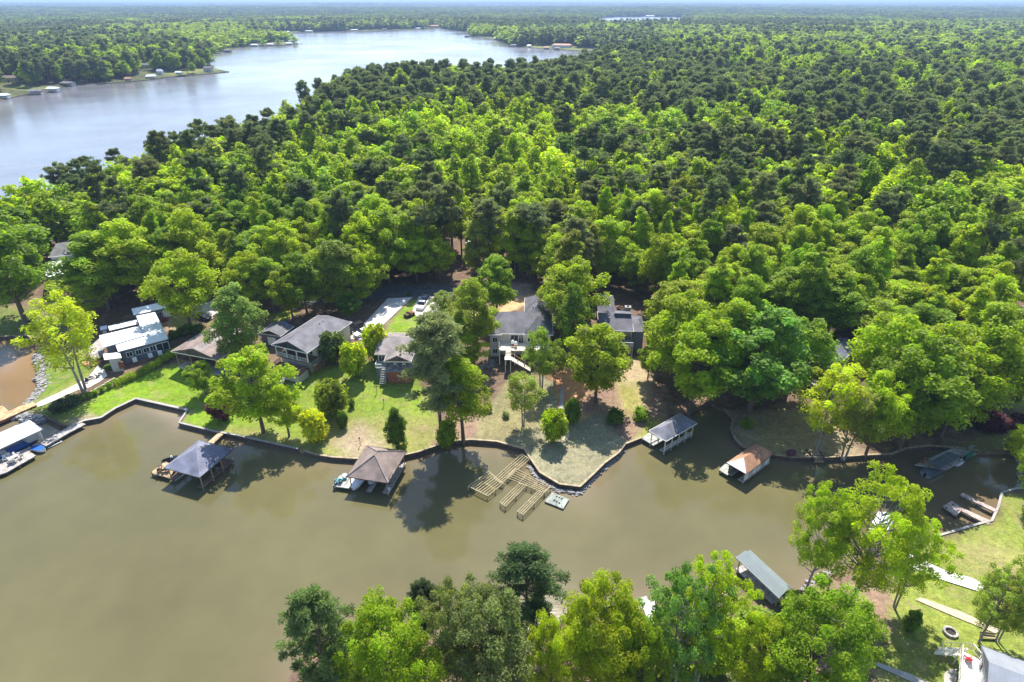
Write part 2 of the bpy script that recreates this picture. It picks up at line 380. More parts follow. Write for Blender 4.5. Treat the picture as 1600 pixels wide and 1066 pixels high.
# ------------------------------------------------------------------ ground: one sheet cut along the shoreline
def polar(r0, r1, dr, a0, a1, da):
    rs = [r0]
    while rs[-1] < r1: rs.append(rs[-1] * (1 + dr))
    rs = np.array(rs); an = np.arange(a0, a1, da)
    rr, aa = np.meshgrid(rs, an); rr = rr * (1 + (RNG.random(rr.shape) - .5) * dr * .5); aa = aa + (RNG.random(aa.shape) - .5) * da * .5
    return (rr * np.sin(aa)).ravel(), (rr * np.cos(aa)).ravel()
gx1, gy1 = polar(44, 190, .0062, R(-47), R(52), R(.36))
gx2, gy2 = polar(190, 700, .016, R(-62), R(62), R(.95))
gx3, gy3 = polar(700, 40000, .05, R(-75), R(75), R(2.2))
gx4 = RNG.uniform(-40, 400, 500); gy4 = RNG.uniform(-500, 60, 500)
gx = np.concatenate([gx1, gx2, gx3, gx4]); gy = np.concatenate([gy1, gy2, gy3, gy4])
ins = in_poly(gx, gy, LAND) & ~in_poly(gx, gy, pond)
gx, gy = gx[ins], gy[ins]
d = seg_dist(gx, gy, SEG); keep = d > np.maximum(.45, .004 * np.hypot(gx, gy)); gx, gy = gx[keep], gy[keep]
def densify(loop, step=1.2):
    out = []
    for i in range(len(loop)):
        a, b = loop[i], loop[(i + 1) % len(loop)]; out.append(a); dd = math.dist(a, b)
        r = math.hypot(a[0], a[1]); n = int(dd / max(step, r * .012)) if r < 2500 else 0
        for k in range(1, min(n, 60)): out.append((a[0] + (b[0]-a[0]) * k / n, a[1] + (b[1]-a[1]) * k / n))
    return out
lp = densify(LAND); pp = densify(pond)
verts2 = [Vector(p) for p in lp] + [Vector(p) for p in pp] + [Vector((a, b)) for a, b in zip(gx, gy)]
edges2 = [(i, (i + 1) % len(lp)) for i in range(len(lp))] + [(len(lp) + i, len(lp) + (i + 1) % len(pp)) for i in range(len(pp))]
cv, ce, cf, _, _, _ = delaunay_2d_cdt(verts2, edges2, [], 0, 1e-5)
V2 = np.array([(p.x, p.y) for p in cv]); F = np.array(cf)
cc = V2[F].mean(1); ok = in_poly(cc[:, 0], cc[:, 1], LAND) & ~in_poly(cc[:, 0], cc[:, 1], pond); F = F[ok]
GZ = relief(V2[:, 0], V2[:, 1], seg_dist(V2[:, 0], V2[:, 1], SEG))
GC = ground_colour(V2[:, 0], V2[:, 1])
nv = len(V2); V3 = np.column_stack([V2, GZ])
# bank below the shoreline
on = {}
for i, p in enumerate(lp): on[(round(p[0], 3), round(p[1], 3))] = i
def mesh_np(name, v, f, mat, smooth=True, col=None):
    me = bpy.data.meshes.new(name); f = np.asarray(f); k = f.shape[1]
    me.vertices.add(len(v)); me.vertices.foreach_set('co', np.asarray(v, np.float32).ravel())
    me.loops.add(f.size); me.loops.foreach_set('vertex_index', f.astype(np.int32).ravel())
    me.polygons.add(len(f)); me.polygons.foreach_set('loop_start', np.arange(0, f.size, k, dtype=np.int32))
    me.polygons.foreach_set('use_smooth', np.full(len(f), smooth))
    me.update(calc_edges=True); me.validate()
    if col is not None:
        ca = me.color_attributes.new('tint', 'FLOAT_COLOR', 'POINT')
        c4 = np.ones((len(v), 4), np.float32); c4[:, :3] = col; ca.data.foreach_set('color', c4.ravel())
    if mat: me.materials.append(MATS[mat] if isinstance(mat, str) else mat)
    return me

# ground material
m, t, b = new_mat('ground')
at = N(t, 'ShaderNodeAttribute', attribute_name='tint')
tc = N(t, 'ShaderNodeTexCoord')
def nz(scale, detail=5, rough=.6):
    n = N(t, 'ShaderNodeTexNoise'); n.inputs['Scale'].default_value = scale; n.inputs['Detail'].default_value = detail; n.inputs['Roughness'].default_value = rough
    L(t, tc.outputs['Object'], n.inputs['Vector']); return n.outputs['Fac']
def ramp(src, lo, hi, a, b_):
    mr = N(t, 'ShaderNodeMapRange'); mr.inputs[1].default_value = lo; mr.inputs[2].default_value = hi; mr.inputs[3].default_value = a; mr.inputs[4].default_value = b_
    L(t, src, mr.inputs[0]); return mr.outputs[0]
n1, n2, n3 = nz(.09, 4), nz(.9, 6, .7), nz(5, 4, .75)
def mul(a, b_):
    x = N(t, 'ShaderNodeMath', operation='MULTIPLY'); L(t, a, x.inputs[0]); L(t, b_, x.inputs[1]); return x.outputs[0]
val = mul(mul(ramp(n1, .3, .7, .82, 1.18), ramp(n2, .25, .75, .62, 1.38)), mul(ramp(n3, .25, .75, .55, 1.45), ramp(nz(2.2, 5, .8), .3, .7, .7, 1.3)))
mx = N(t, 'ShaderNodeMix', data_type='RGBA', blend_type='MULTIPLY'); mx.inputs['Factor'].default_value = 1
L(t, at.outputs['Color'], mx.inputs['A']); L(t, val, mx.inputs['B'])
# dry and worn patches with a shape of their own
mx2 = N(t, 'ShaderNodeMix', data_type='RGBA', blend_type='MIX'); mx2.inputs['B'].default_value = (.27, .215, .11, 1)
fa = ramp(nz(.33, 6, .65), .52, .68, 0, .6); L(t, fa, mx2.inputs['Factor']); L(t, mx.outputs['Result'], mx2.inputs['A'])
hs = N(t, 'ShaderNodeHueSaturation'); L(t, mx2.outputs['Result'], hs.inputs['Color']); L(t, ramp(nz(.5, 3), .3, .7, .485, .515), hs.inputs['Hue'])
L(t, hs.outputs[0], b.inputs['Base Color']); b.inputs['Roughness'].default_value = .9; b.inputs['Specular IOR Level'].default_value = .15
bp = N(t, 'ShaderNodeBump'); bp.inputs['Strength'].default_value = .5; bp.inputs['Distance'].default_value = .12; L(t, n3, bp.inputs['Height']); L(t, bp.outputs[0], b.inputs['Normal'])

g = link('ground', mesh_np('ground', V3, F, 'ground', True, GC)); tag(g, kind='structure')
# earth bank under the edge of the ground, down to below the water
simple('earth', (.2, .14, .09), .9, .35, .8)
mb = MB()
for loop in (lp, pp):
    n = len(loop)
    for i in range(n):
        a, c = loop[i], loop[(i + 1) % n]
        if max(abs(a[0]), abs(c[0]), abs(a[1]), abs(c[1])) > 20000: continue
        za = float(relief(np.array([a[0]]), np.array([a[1]]), np.array([0.]))[0]) + .01
        mb.add([(a[0], a[1], -.9), (c[0], c[1], -.9), (c[0], c[1], za), (a[0], a[1], za)], [(0, 1, 2, 3)])
o = mb.build('shore_bank', 'earth', g)

# ------------------------------------------------------------------ water
m, t, b = new_mat('water')
at = N(t, 'ShaderNodeAttribute', attribute_name='tint'); tc = N(t, 'ShaderNodeTexCoord')
n1 = nz(.035, 5, .6)
mx = N(t, 'ShaderNodeMix', data_type='RGBA', blend_type='MULTIPLY'); mx.inputs['Factor'].default_value = 1
L(t, at.outputs['Color'], mx.inputs['A']); L(t, mul(ramp(n1, .3, .7, .84, 1.14), ramp(nz(.18, 4, .6), .3, .7, .95, 1.05)), mx.inputs['B'])
L(t, mx.outputs['Result'], b.inputs['Base Color']); b.inputs['IOR'].default_value = 1.33; b.inputs['Specular IOR Level'].default_value = .5
wind = nz(.006, 4, .55)
op = N(t, 'ShaderNodeAttribute', attribute_name='open_water')
def mixv(a, b_):
    x = N(t, 'ShaderNodeMix'); L(t, op.outputs['Fac'], x.inputs[0]); L(t, a, x.inputs[2]); L(t, b_, x.inputs[3]); return x.outputs[0]
L(t, mixv(ramp(wind, .35, .65, .05, .12), ramp(wind, .35, .65, .12, .26)), b.inputs['Roughness'])
bp = N(t, 'ShaderNodeBump'); bp.inputs['Distance'].default_value = .10
mpw = N(t, 'ShaderNodeMapping'); mpw.inputs['Scale'].default_value = (.55, 1.0, 1); L(t, tc.outputs['Object'], mpw.inputs[0])
wv = N(t, 'ShaderNodeTexNoise'); wv.inputs['Scale'].default_value = .9; wv.inputs['Detail'].default_value = 4; L(t, mpw.outputs[0], wv.inputs['Vector'])
L(t, mixv(ramp(wind, .35, .65, .07, .2), ramp(wind, .35, .65, .3, .6)), bp.inputs['Strength']); L(t, wv.outputs['Fac'], bp.inputs['Height']); L(t, bp.outputs[0], b.inputs['Normal'])
rs = np.concatenate([[.5], np.geomspace(30, 200, 150), np.geomspace(203, 45000, 110)]); an = np.radians(np.linspace(-110, 110, 331))
rr, aa = np.meshgrid(rs, an); wx, wy = (rr * np.sin(aa)).ravel(), (rr * np.cos(aa)).ravel()
nr = len(rs); ia, ir = np.meshgrid(np.arange(len(an) - 1), np.arange(nr - 1), indexing='ij'); q0 = (ia * nr + ir).ravel()
WF = np.column_stack([q0, q0 + 1, q0 + nr + 1, q0 + nr])[:, ::-1]
wd = seg_dist(wx, wy, SEG)
WC = np.empty((len(wx), 3)); WC[:] = (.113, .101, .044)
sh = np.exp(-wd / 3.2) * (wx ** 2 + wy ** 2 < 300 ** 2) * (.35 + .9 * fbm(wx / 14, wy / 14, 77))
WC = WC * (1 - sh[:, None]) + np.array((.185, .137, .085)) * sh[:, None]
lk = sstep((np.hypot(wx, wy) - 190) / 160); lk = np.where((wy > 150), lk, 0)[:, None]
WC = WC * (1 - lk) + np.array((.150, .148, .160)) * lk  # open lake painted paler and bluer, standing in for weak sky reflection
def wreg(pts, c, s):
    q = PZA(pts, 0); seg = np.array([(*q[i], *q[(i + 1) % len(q)]) for i in range(len(q))]); i_ = in_poly(wx, wy, q); dd = seg_dist(wx, wy, seg)
    a = np.where(i_, sstep(.5 + dd / s / 2), sstep(.5 - dd / s / 2))[:, None]; WC[:] = WC * (1 - a) + np.array(c) * a
wreg([(-200, 525), (58, 520), (60, 600), (40, 634), (-200, 650)], (.18, .115, .058), 6)
wreg([(15, 560), (60, 540), (62, 600), (40, 632), (20, 610)], (.24, .155, .08), 6)
wreg([(1400, 720), (1800, 700), (1800, 780), (1548, 830), (1440, 850), (1380, 800)], (.15, .108, .058), 14)
wreg([(220, 624), (298, 640), (284, 662), (262, 648)], (.25, .2, .13), 3)
wreg([(-200, 650), (60, 646), (105, 672), (60, 690), (-200, 760)], (.15, .12, .075), 6)
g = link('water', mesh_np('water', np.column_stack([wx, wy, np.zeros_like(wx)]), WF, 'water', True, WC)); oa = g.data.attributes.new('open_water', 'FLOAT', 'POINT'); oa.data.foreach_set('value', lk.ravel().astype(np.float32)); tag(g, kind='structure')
# ------------------------------------------------------------------ trees: foliage of small leaf-sprays gathered in clumps on real limbs
def leaf_mat(name, source, trans=.42, shine=.25, glow=(1.5, 1.65, .5)):
    m, t, b = new_mat(name)
    if source == 'object':
        oi = N(t, 'ShaderNodeObjectInfo'); base = oi.outputs['Color']
    else:
        a0 = N(t, 'ShaderNodeAttribute', attribute_name='tint', attribute_type='INSTANCER'); base = a0.outputs['Color']
    at = N(t, 'ShaderNodeAttribute', attribute_name='leafv')
    hs = N(t, 'ShaderNodeHueSaturation'); L(t, base, hs.inputs['Color'])
    sx = N(t, 'ShaderNodeSeparateColor'); L(t, at.outputs['Color'], sx.inputs[0])
    mr = N(t, 'ShaderNodeMapRange'); mr.inputs[3].default_value = .55; mr.inputs[4].default_value = 1.5; L(t, sx.outputs[0], mr.inputs[0]); L(t, mr.outputs[0], hs.inputs['Value'])
    mh = N(t, 'ShaderNodeMapRange'); mh.inputs[3].default_value = .475; mh.inputs[4].default_value = .52; L(t, sx.outputs[1], mh.inputs[0]); L(t, mh.outputs[0], hs.inputs['Hue'])
    L(t, hs.outputs[0], b.inputs['Base Color']); b.inputs['Roughness'].default_value = .5; b.inputs['Specular IOR Level'].default_value = shine
    tr = N(t, 'ShaderNodeBsdfTranslucent'); g2 = N(t, 'ShaderNodeMix', data_type='RGBA', blend_type='MULTIPLY'); g2.inputs['Factor'].default_value = 1
    g2.inputs['B'].default_value = (*glow, 1); L(t, hs.outputs[0], g2.inputs['A']); L(t, g2.outputs['Result'], tr.inputs['Color'])
    mx = N(t, 'ShaderNodeMixShader'); mx.inputs[0].default_value = trans; L(t, b.outputs[0], mx.inputs[1]); L(t, tr.outputs[0], mx.inputs[2])
    L(t, mx.outputs[0], t.nodes['Material Output'].inputs['Surface']); return m
leaf_mat('leaves', 'object', .55); leaf_mat('needles', 'object', .42, .12, (1.25, 1.4, .9))
leaf_mat('forest_leaves', 'inst', .55); leaf_mat('forest_needles', 'inst', .42, .12, (1.25, 1.4, .9))
simple('bark', (.13, .10, .08), .9, .35, 2.5, bump=.4, stretch=(4, 4, .6)); simple('pine_bark', (.17, .115, .085), .9, .35, 2.5, bump=.4, stretch=(4, 4, .6))
simple('pale_bark', (.28, .25, .21), .9, .3, 2.5, bump=.3, stretch=(4, 4, .6))

def leaf_mesh(name, cen, nor, size, tone, mat, narrow=1.0, axis=None):
    """one four-cornered leaf spray at each centre"""
    n = len(cen); r = RNG
    nor = nor / np.maximum(np.linalg.norm(nor, axis=1, keepdims=True), 1e-6)
    if axis is None: axis = r.normal(size=(n, 3))
    a = axis - nor * (axis * nor).sum(1, keepdims=True); a /= np.maximum(np.linalg.norm(a, axis=1, keepdims=True), 1e-6)
    bb = np.cross(nor, a); s = size[:, None]
    j = lambda: 1 + (r.random((n, 1)) - .5) * .7
    v = np.empty((n, 4, 3))
    v[:, 0] = cen - a * s * j() ; v[:, 1] = cen - bb * s * narrow * j() + nor * s * .18
    v[:, 2] = cen + a * s * j() ; v[:, 3] = cen + bb * s * narrow * j() + nor * s * .18
    f = np.arange(4 * n).reshape(n, 4)
    me = mesh_np(name, v.reshape(-1, 3), f, mat, False)
    ca = me.color_attributes.new('leafv', 'FLOAT_COLOR', 'POINT'); c = np.ones((n, 4, 4), np.float32)
    c[:, :, 0] = np.clip(tone + r.normal(0, .10, n), 0, 1)[:, None]; c[:, :, 1] = np.clip(.5 + .35 * (tone - .5) + r.normal(0, .18, n), 0, 1)[:, None]
    ca.data.foreach_set('color', c.ravel()); return me
def rdir(n, up=0.0):
    d = RNG.normal(size=(n, 3)); d[:, 2] += up; return d / np.linalg.norm(d, axis=1, keepdims=True)
def clump_leaves(cc, rc, nl, ls, flat=.75, up=.35):
    """leaves over the skin of clumps cc with radius rc"""
    k = len(cc); idx = np.repeat(np.arange(k), nl); d = rdir(k * nl, up)
    rad = rc[idx] * (.38 + .85 * RNG.random(k * nl) ** .7); p = cc[idx] + d * rad[:, None] * np.array((1, 1, flat))
    nrm = d * .55 + RNG.normal(size=d.shape) * .5 + np.array((0, 0, .75))
    tone = np.clip(.5 + RNG.normal(0, .17, k), .05, .95)[idx]
    return p, nrm, ls * (.65 + .7 * RNG.random(k * nl)), tone
def broadleaf(nm, Ht=20., Rr=5.2, base=.28, K=80, nl=95, ls=.34, rc=(1.0, 1.75), shape='round', lm='leaves', limbs=True, open_=0., stems=1):
    """returns (trunk mesh, crown mesh); Ht tall, Rr crown radius, crown from base*Ht up"""
    zb, zt = base * Ht, Ht; hc = (zt - zb) / 2; ph = RNG.random(6) * 6.28
    cc = []; tries = 0
    while len(cc) < K and tries < K * 60:
        tries += 1; u = rdir(1, .15)[0]; rad = (.35 + .65 * RNG.random() ** .45)
        az = math.atan2(u[1], u[0])
        lob = 1 + .20 * math.sin(2 * az + ph[0]) * math.cos(1.7 * u[2] + ph[1]) + .16 * math.sin(3 * az + ph[2] + 2 * u[2]) + .10 * math.sin(5 * az + ph[3])
        if shape == 'round': e = Rr * lob
        elif shape == 'tall': e = Rr * lob * (1.05 - .45 * max(0, u[2]))
        elif shape == 'cone': e = Rr * lob * (1.0 - .62 * (u[2] * .5 + .5)) * 1.25
        else: e = Rr * lob * (.75 + .3 * max(0, u[2]))  # spreading
        p = np.array((u[0] * rad * e, u[1] * rad * e, zb + hc + u[2] * rad * hc * (1 + .08 * math.sin(4 * az + ph[4]))))
        if open_ and any(np.linalg.norm((p - q) / (1, 1, .7)) < open_ for q in cc): continue
        cc.append(p)
    cc = np.array(cc); rcv = RNG.uniform(*rc, len(cc)) * (1.0 - .25 * np.clip((cc[:, 2] - zb) / (zt - zb), 0, 1))
    cc[:, 2] -= rcv * .4
    p, n_, s, tn = clump_leaves(cc, rcv, nl, ls)
    # a few loose sprays inside so that gaps read as foliage depth
    crown = leaf_mesh(nm + '_crown', p, n_, s, tn, lm, .62)
    tk = MB(); r0 = .016 * Ht + .05; nn = 8 if limbs else 5
    lean = RNG.normal(0, .03, 2) * Ht
    for si in range(stems):
        off = np.array((0., 0.)) if stems == 1 else np.array((math.cos(si * 2.4 + ph[0]), math.sin(si * 2.4 + ph[0]))) * .35
        spread = off * 4.5
        pts = [(off[0] * .4, off[1] * .4, -.8)] + [(off[0] + (lean[0] + spread[0]) * q ** 1.5, off[1] + (lean[1] + spread[1]) * q ** 1.5, q * Ht * .86) for q in (.02, .22, .45, .7, 1.0)]
        k_ = 1 if stems == 1 else .62
        tk.chain(pts, [r0 * 1.35 * k_, r0 * 1.05 * k_, r0 * .85 * k_, r0 * .62 * k_, r0 * .36 * k_, .03], nn)
    if limbs:
        for q in cc[RNG.permutation(len(cc))[:int(len(cc) * .5)]]:
            z0 = max(zb * .75, q[2] - (.25 + .4 * RNG.random()) * math.hypot(q[0], q[1]) - 1.0); tq = (z0 / (Ht * .86)) ** 1.5
            a = np.array((lean[0] * tq, lean[1] * tq, z0)); mid = a * .45 + q * .55 + np.array((0, 0, -.35))
            rl = r0 * .34 * (1 - .5 * z0 / Ht); tk.chain([tuple(a), tuple(mid), tuple(q)], [rl, rl * .6, .025], 5)
    return tk.mesh(nm + '_trunk', 'pale_bark' if stems > 1 else 'bark', True), crown
def pine(nm, Ht=25., Rr=4.2, base=.5, W=13, nl=90, ls=.36, lm='needles', limbs=True, rc=(.8, 1.3), flat=.68):
    tk = MB(); r0 = .0115 * Ht + .06; lean = RNG.normal(0, .012, 2) * Ht
    ax = lambda z: np.array((lean[0] * (z / Ht) ** 2, lean[1] * (z / Ht) ** 2, z))
    tk.chain([(0, 0, -.8)] + [tuple(ax(Ht * q)) for q in (.02, .35, .65, .85, .99)], [r0 * 1.25, r0, r0 * .85, r0 * .6, r0 * .35, .03], 8 if limbs else 5)
    cc = []
    zs = Ht * (base + (1 - base) * np.sort(RNG.random(W)) ** .85)
    for z in zs:
        f = (z / Ht - base) / (1 - base); rr_ = Rr * (math.sin(math.pi * min(.92, .22 + .72 * f)) ** .8) * (.65 + .55 * RNG.random())
        for k in range(RNG.integers(2, 5)):
            az = RNG.random() * 6.28; e = ax(z) + np.array((math.cos(az) * rr_, math.sin(az) * rr_, rr_ * (.10 + .3 * f) + RNG.normal(0, .3)))
            if limbs: tk.chain([tuple(ax(z - .2)), tuple(ax(z) * .5 + e * .5 + (0, 0, -.15)), tuple(e)], [.11, .07, .02], 4)
            for q in ((.95, .55) if rr_ < 2 else (1.0, .72, .42)): cc.append(ax(z) * (1 - q) + e * q + RNG.normal(0, .25, 3))
    for k in range(4): cc.append(ax(Ht * (.93 + .06 * k / 3)) + RNG.normal(0, .35, 3))
    cc = np.array(cc); rcv = RNG.uniform(*rc, len(cc)); k = len(cc)
    idx = np.repeat(np.arange(k), nl); d = rdir(k * nl, .55); rad = rcv[idx] * (.35 + .6 * RNG.random(k * nl))
    p = cc[idx] + d * rad[:, None] * np.array((1, 1, flat)); nrm = np.cross(d, RNG.normal(size=d.shape)) + np.array((0, 0, .6))
    tone = np.clip(.5 + RNG.normal(0, .15, k), .05, .95)[idx]
    return tk.mesh(nm + '_trunk', 'pine_bark', True), leaf_mesh(nm + '_crown', p, nrm, ls * (.6 + .8 * RNG.random(k * nl)), tone, lm, .34, axis=d + RNG.normal(size=d.shape) * .4)
def bush(nm, Rr=1.0, Ht=1.6, K=22, nl=70, ls=.13, cone=False, rcf=.42):
    cc = []
    for k in range(K):
        u = rdir(1, .1)[0]; q = RNG.random() ** .4 * .72; z = Ht * .5 + u[2] * q * Ht * .5; e = Rr * (1 - .75 * max(0, z / Ht - .1) if cone else 1) * (1.25 if cone else 1)
        cc.append((u[0] * q * e, u[1] * q * e, max(.12 * Ht, z)))
    cc = np.array(cc); rcv = np.full(K, Rr * rcf) * RNG.uniform(.75, 1.2, K) * (1 - (.6 if cone else .1) * np.clip(cc[:, 2] / Ht, 0, 1))
    p, n_, s, tn = clump_leaves(cc, rcv, nl, ls, .9, .2); p[:, 2] = np.maximum(p[:, 2], .02)
    tk = MB()
    for k in range(5):
        q = cc[k]; tk.tube((q[0] * .15, q[1] * .15, -.4), tuple(q), .05 * Rr + .01, .01, 5)
    return tk.mesh(nm + '_stem', 'bark'), leaf_mesh(nm + '_leaves', p, n_, s, tn, 'leaves', .7)

PROTO = {   # name: (trunk, crown, nominal height, nominal crown radius)
    'oak':   [(*broadleaf('oak', 20, 6.0, .26, 95, 135, .285, (1.1, 1.9), 'round'), 20, 6.0) for _ in range(3)],
    'gum':   [(*broadleaf('gum', 22, 5.2, .22, 100, 135, .26, (.95, 1.7), 'tall'), 22, 5.2) for _ in range(3)],
    'poplar': [(*broadleaf('poplar', 23, 4.0, .18, 90, 125, .26, (.8, 1.4), 'cone'), 23, 4.3) for _ in range(2)],
    'airy':  [(*broadleaf('airy', 18, 4.6, .3, 64, 95, .215, (.8, 1.4), 'round', open_=1.0, stems=2), 18, 4.6) for _ in range(2)],
    'pine':  [(*pine('pine', 25, 4.3, b_, W_), 25, 4.3) for b_, W_ in ((.5, 15), (.42, 17), (.58, 13), (.5, 16))],
    'bigpine': [(*pine('bigpine', 26, 6.0, 0.34, 26, 105, .34, rc=(1.0, 1.7)), 26, 6.0)],
    'magnolia': [(*broadleaf('magnolia', 9, 2.3, .04, 110, 85, .2, (.55, .9), 'cone'), 9, 2.6)],
    'nearoak': [(*broadleaf('nearoak', 18, 6.2, .2, 150, 190, .17, (.8, 1.6), 'round'), 18, 6.2) for _ in range(2)],
    'nearairy': [(*broadleaf('nearairy', 18, 5.4, .25, 120, 150, .15, (.6, 1.2), 'round', open_=1.1, stems=2), 18, 5.4) for _ in range(2)],
    'nearpine': [(*pine('nearpine', 22, 5.0, .4, 22, 170, .24, rc=(.8, 1.4)), 22, 5.0)],
    'bush':  [(*bush('bush'), 1.6, 1.0) for _ in range(3)],
    'bigbush': [(*bush('bigbush', 2.4, 4.0, 48, 90, .22, False, .34), 4.0, 2.4) for _ in range(2)],
    'cedar': [(*bush('cedar', 1.8, 7.0, 60, 90, .2, True, .36), 7.0, 1.8)],
}
COLS = {    # leaf colours (albedo)
    'lime': (.345, .415, .008), 'spring': (.290, .365, .009), 'green': (.212, .300, .012), 'deep': (.125, .198, .015), 'olive': (.225, .250, .020), 'sage': (.260, .305, .050),
    'gold': (.370, .410, .008), 'pine': (.160, .186, .078), 'pine2': (.205, .226, .090), 'purple': (.12, .04, .06), 'wine': (.11, .035, .05), 'grey': (.21, .205, .13), 'brown': (.19, .17, .11)}
TREES = []       # x, y, crown radius of every placed tree, for spacing
def put(kind, x, y, ht, rad, col, name, label, cat, group=None, var=None, rz=None, lean=None):
    pr = PROTO[kind]; pr = pr[random.randrange(len(pr)) if var is None else var % len(pr)]
    z = hz(x, y); o = thing(name, label, cat, (x, y, z), random.random() * 6.28 if rz is None else rz, group)
    sz = ht / pr[2]; sx_ = rad / pr[3]; o.scale = (sx_, sx_, sz)
    if lean: o.rotation_euler = (lean[0], lean[1], o.rotation_euler[2])
    c = COLS[col] if isinstance(col, str) else tuple(q * 1.9 for q in col); k = random.uniform(.88, 1.12)
    a, b_ = ('trunk', 'crown') if kind not in ('bush', 'bigbush', 'cedar') else ('stem', 'foliage')
    link(a, pr[0], o); cr = link(b_, pr[1], o); cr.color = (c[0] * k * random.uniform(.92, 1.08), c[1] * k, c[2] * k, 1)
    TREES.append((x, y, rad)); return o
def put_px(kind, bx, by, ty, wpx, col, label, name='broadleaf_tree', cat='tree', group=None, hmax=40, **kw):
    """a tree whose foot, top row and crown width show in the photograph"""
    if hmax < 40:      # foot hidden below the crown: bx is the crown's column, bring the foot up until the height is plausible
        vp = 533 + FPX * CP / SP; cx_ = bx
        for k in range(60):
            bx = 800 + (cx_ - 800) * (vp - by) / (vp - ty - .35 * (by - ty)); x, y, z = P(bx, by)
            if top_height(bx, by, ty, x, y, z) <= hmax: break
            by -= 3
    x, y, z = P(bx, by); ht = min(hmax, top_height(bx, by, ty, x, y, z)); dep = y * CP + (CAMH - z - ht * .6) * SP
    return put(kind, x, y, max(.5, ht), wpx / 2 * dep / FPX * .95, col, name, label, cat, group, **kw)
# ------------------------------------------------------------------ trees and shrubs of the gardens, one by one
T = put_px
T('airy', 131, 612, 462, 100, 'lime', 'lime-green tree with a bare leaning trunk beside the concrete path to the footbridge', var=0)
T('oak', 40, 503, 343, 132, 'green', 'large mid-green tree on the lawn behind the walled beach cove')
T('airy', 138, 508, 430, 92, 'spring', 'pale feathery tree beside the white metal roofed house')
T('gum', 172, 484, 358, 92, 'green', 'tall green tree in front of the white lakeside metal roof')
T('gum', 224, 474, 345, 100, 'spring', 'tall spreading green tree behind the open carport of the white roofed house')
T('oak', 300, 516, 395, 96, 'spring', 'tree with a tall bare trunk beside the oval turf bed')
T('gum', 384, 572, 443, 80, (.10, .135, .03), 'tall olive green tree half hiding the brown gable roof')
T('oak', 412, 676, 545, 112, 'spring', 'broad bright green tree by the seawall on the bright lawn')
T('gum', 452, 682, 604, 50, 'lime', 'slimmer lime-green tree leaning on the broad one by the seawall')
T('oak', 322, 618, 567, 44, 'green', 'small round green tree beside the purple shrub')
T('bigbush', 346, 656, 618, 44, 'purple', 'dark purple-leaved shrub on the bright lawn', 'shrub', 'shrub')
T('bigbush', 522, 648, 588, 58, 'olive', 'tall olive shrub in the row below the deck with white columns', 'shrub', 'shrub')
T('bigbush', 494, 690, 640, 50, 'gold', 'yellow-green shrub at the lake end of the row below the deck', 'shrub', 'shrub')
T('bigbush', 536, 668, 642, 20, 'deep', 'small dark shrub beside the olive shrub row', 'shrub', 'shrub')
T('bush', 550, 636, 624, 12, 'deep', 'small round dark bush alone on the lawn', 'bush', 'bush')
T('bigbush', 556, 590, 530, 48, 'lime', 'yellow-green shrub tree between the dark roof and the mauve roof', 'shrub', 'shrub')
T('bigbush', 590, 562, 500, 46, 'gold', 'golden green shrub tree at the mauve roofed house corner', 'shrub', 'shrub')
T('bigbush', 524, 570, 513, 46, (.06, .085, .025), 'rounded dark green tree against the side of the dark grey roofed house', 'shrub', 'shrub')
T('magnolia', 622, 702, 637, 38, 'deep', 'dark glossy conical magnolia tree by the brown boathouse', 'magnolia_tree')
T('bigpine', 690, 692, 502, 104, (.125, .14, .06), 'big grey-green pine overhanging the seawall', 'pine_tree')
T('gum', 724, 690, 556, 86, 'spring', 'bright green tree growing beside the big pine at the seawall')
T('bigbush', 700, 700, 655, 40, 'green', 'leafy green shrub under the big pine at the seawall', 'shrub', 'shrub')
T('airy', 846, 604, 512, 58, 'green', 'open green tree in front of the raised deck')
T('airy', 866, 600, 545, 45, 'sage', 'pale thin tree beside the open tree in front of the raised deck')
T('airy', 818, 664, 580, 58, 'sage', 'thin pale green tree alone on the seeded bank')
T('bigbush', 865, 690, 634, 46, 'lime', 'small bright green tree in a mulch ring on the seeded bank', 'shrub', 'shrub')
T('bigbush', 894, 664, 622, 28, 'deep', 'dark shrub at the foot of the stepping path', 'shrub', 'shrub')
T('oak', 930, 630, 508, 100, 'spring', 'broad bright green tree in front of the navy roofed house with the chimney')
T('gum', 892, 572, 440, 52, 'deep', 'dark green tree between the large grey roof and the navy roof')
T('cedar', 905, 562, 487, 36, (.03, .07, .03), 'dark blue-green cedar beside the navy roofed house', 'cedar_tree')
T('oak', 892, 524, 403, 96, 'lime', 'yellow-green spreading tree behind the large grey roofed house')
T('gum', 742, 556, 437, 66, (.135, .15, .012), 'olive-yellow tree at the left corner of the large grey roofed house')
T('oak', 732, 574, 520, 56, 'spring', 'low bright tree between the big pine and the large grey roofed house')
T('oak', 698, 552, 492, 82, 'green', 'low rounded green tree beside the mauve roofed house')
T('airy', 690, 508, 455, 38, 'sage', 'small pale tree beside the white pickup truck')
T('airy', 722, 508, 445, 44, 'sage', 'small greyish tree at the end of the gravel drive')
T('gum', 776, 498, 400, 62, 'green', 'green tree at the edge of the orange dirt behind the large grey roof')
T('oak', 1012, 592, 535, 36, 'green', 'low green tree at the corner of the navy roofed house')
T('oak', 1054, 604, 455, 104, 'spring', 'tall bright tree beside the navy roofed house')
T('oak', 1076, 646, 496, 112, 'spring', 'dark spreading tree over the grey boathouse')
T('gum', 1125, 624, 462, 96, 'spring', 'tall bright tree at the head of the shaded cove')
T('oak', 1170, 646, 486, 150, (.10, .165, .022), 'very broad light green tree on the tan leaf-strewn bank')
T('oak', 1225, 630, 500, 110, 'green', 'green tree behind the very broad light green tree')
T('airy', 1276, 706, 566, 96, 'lime', 'yellow-green tree with a bare leaning trunk by the log steps')
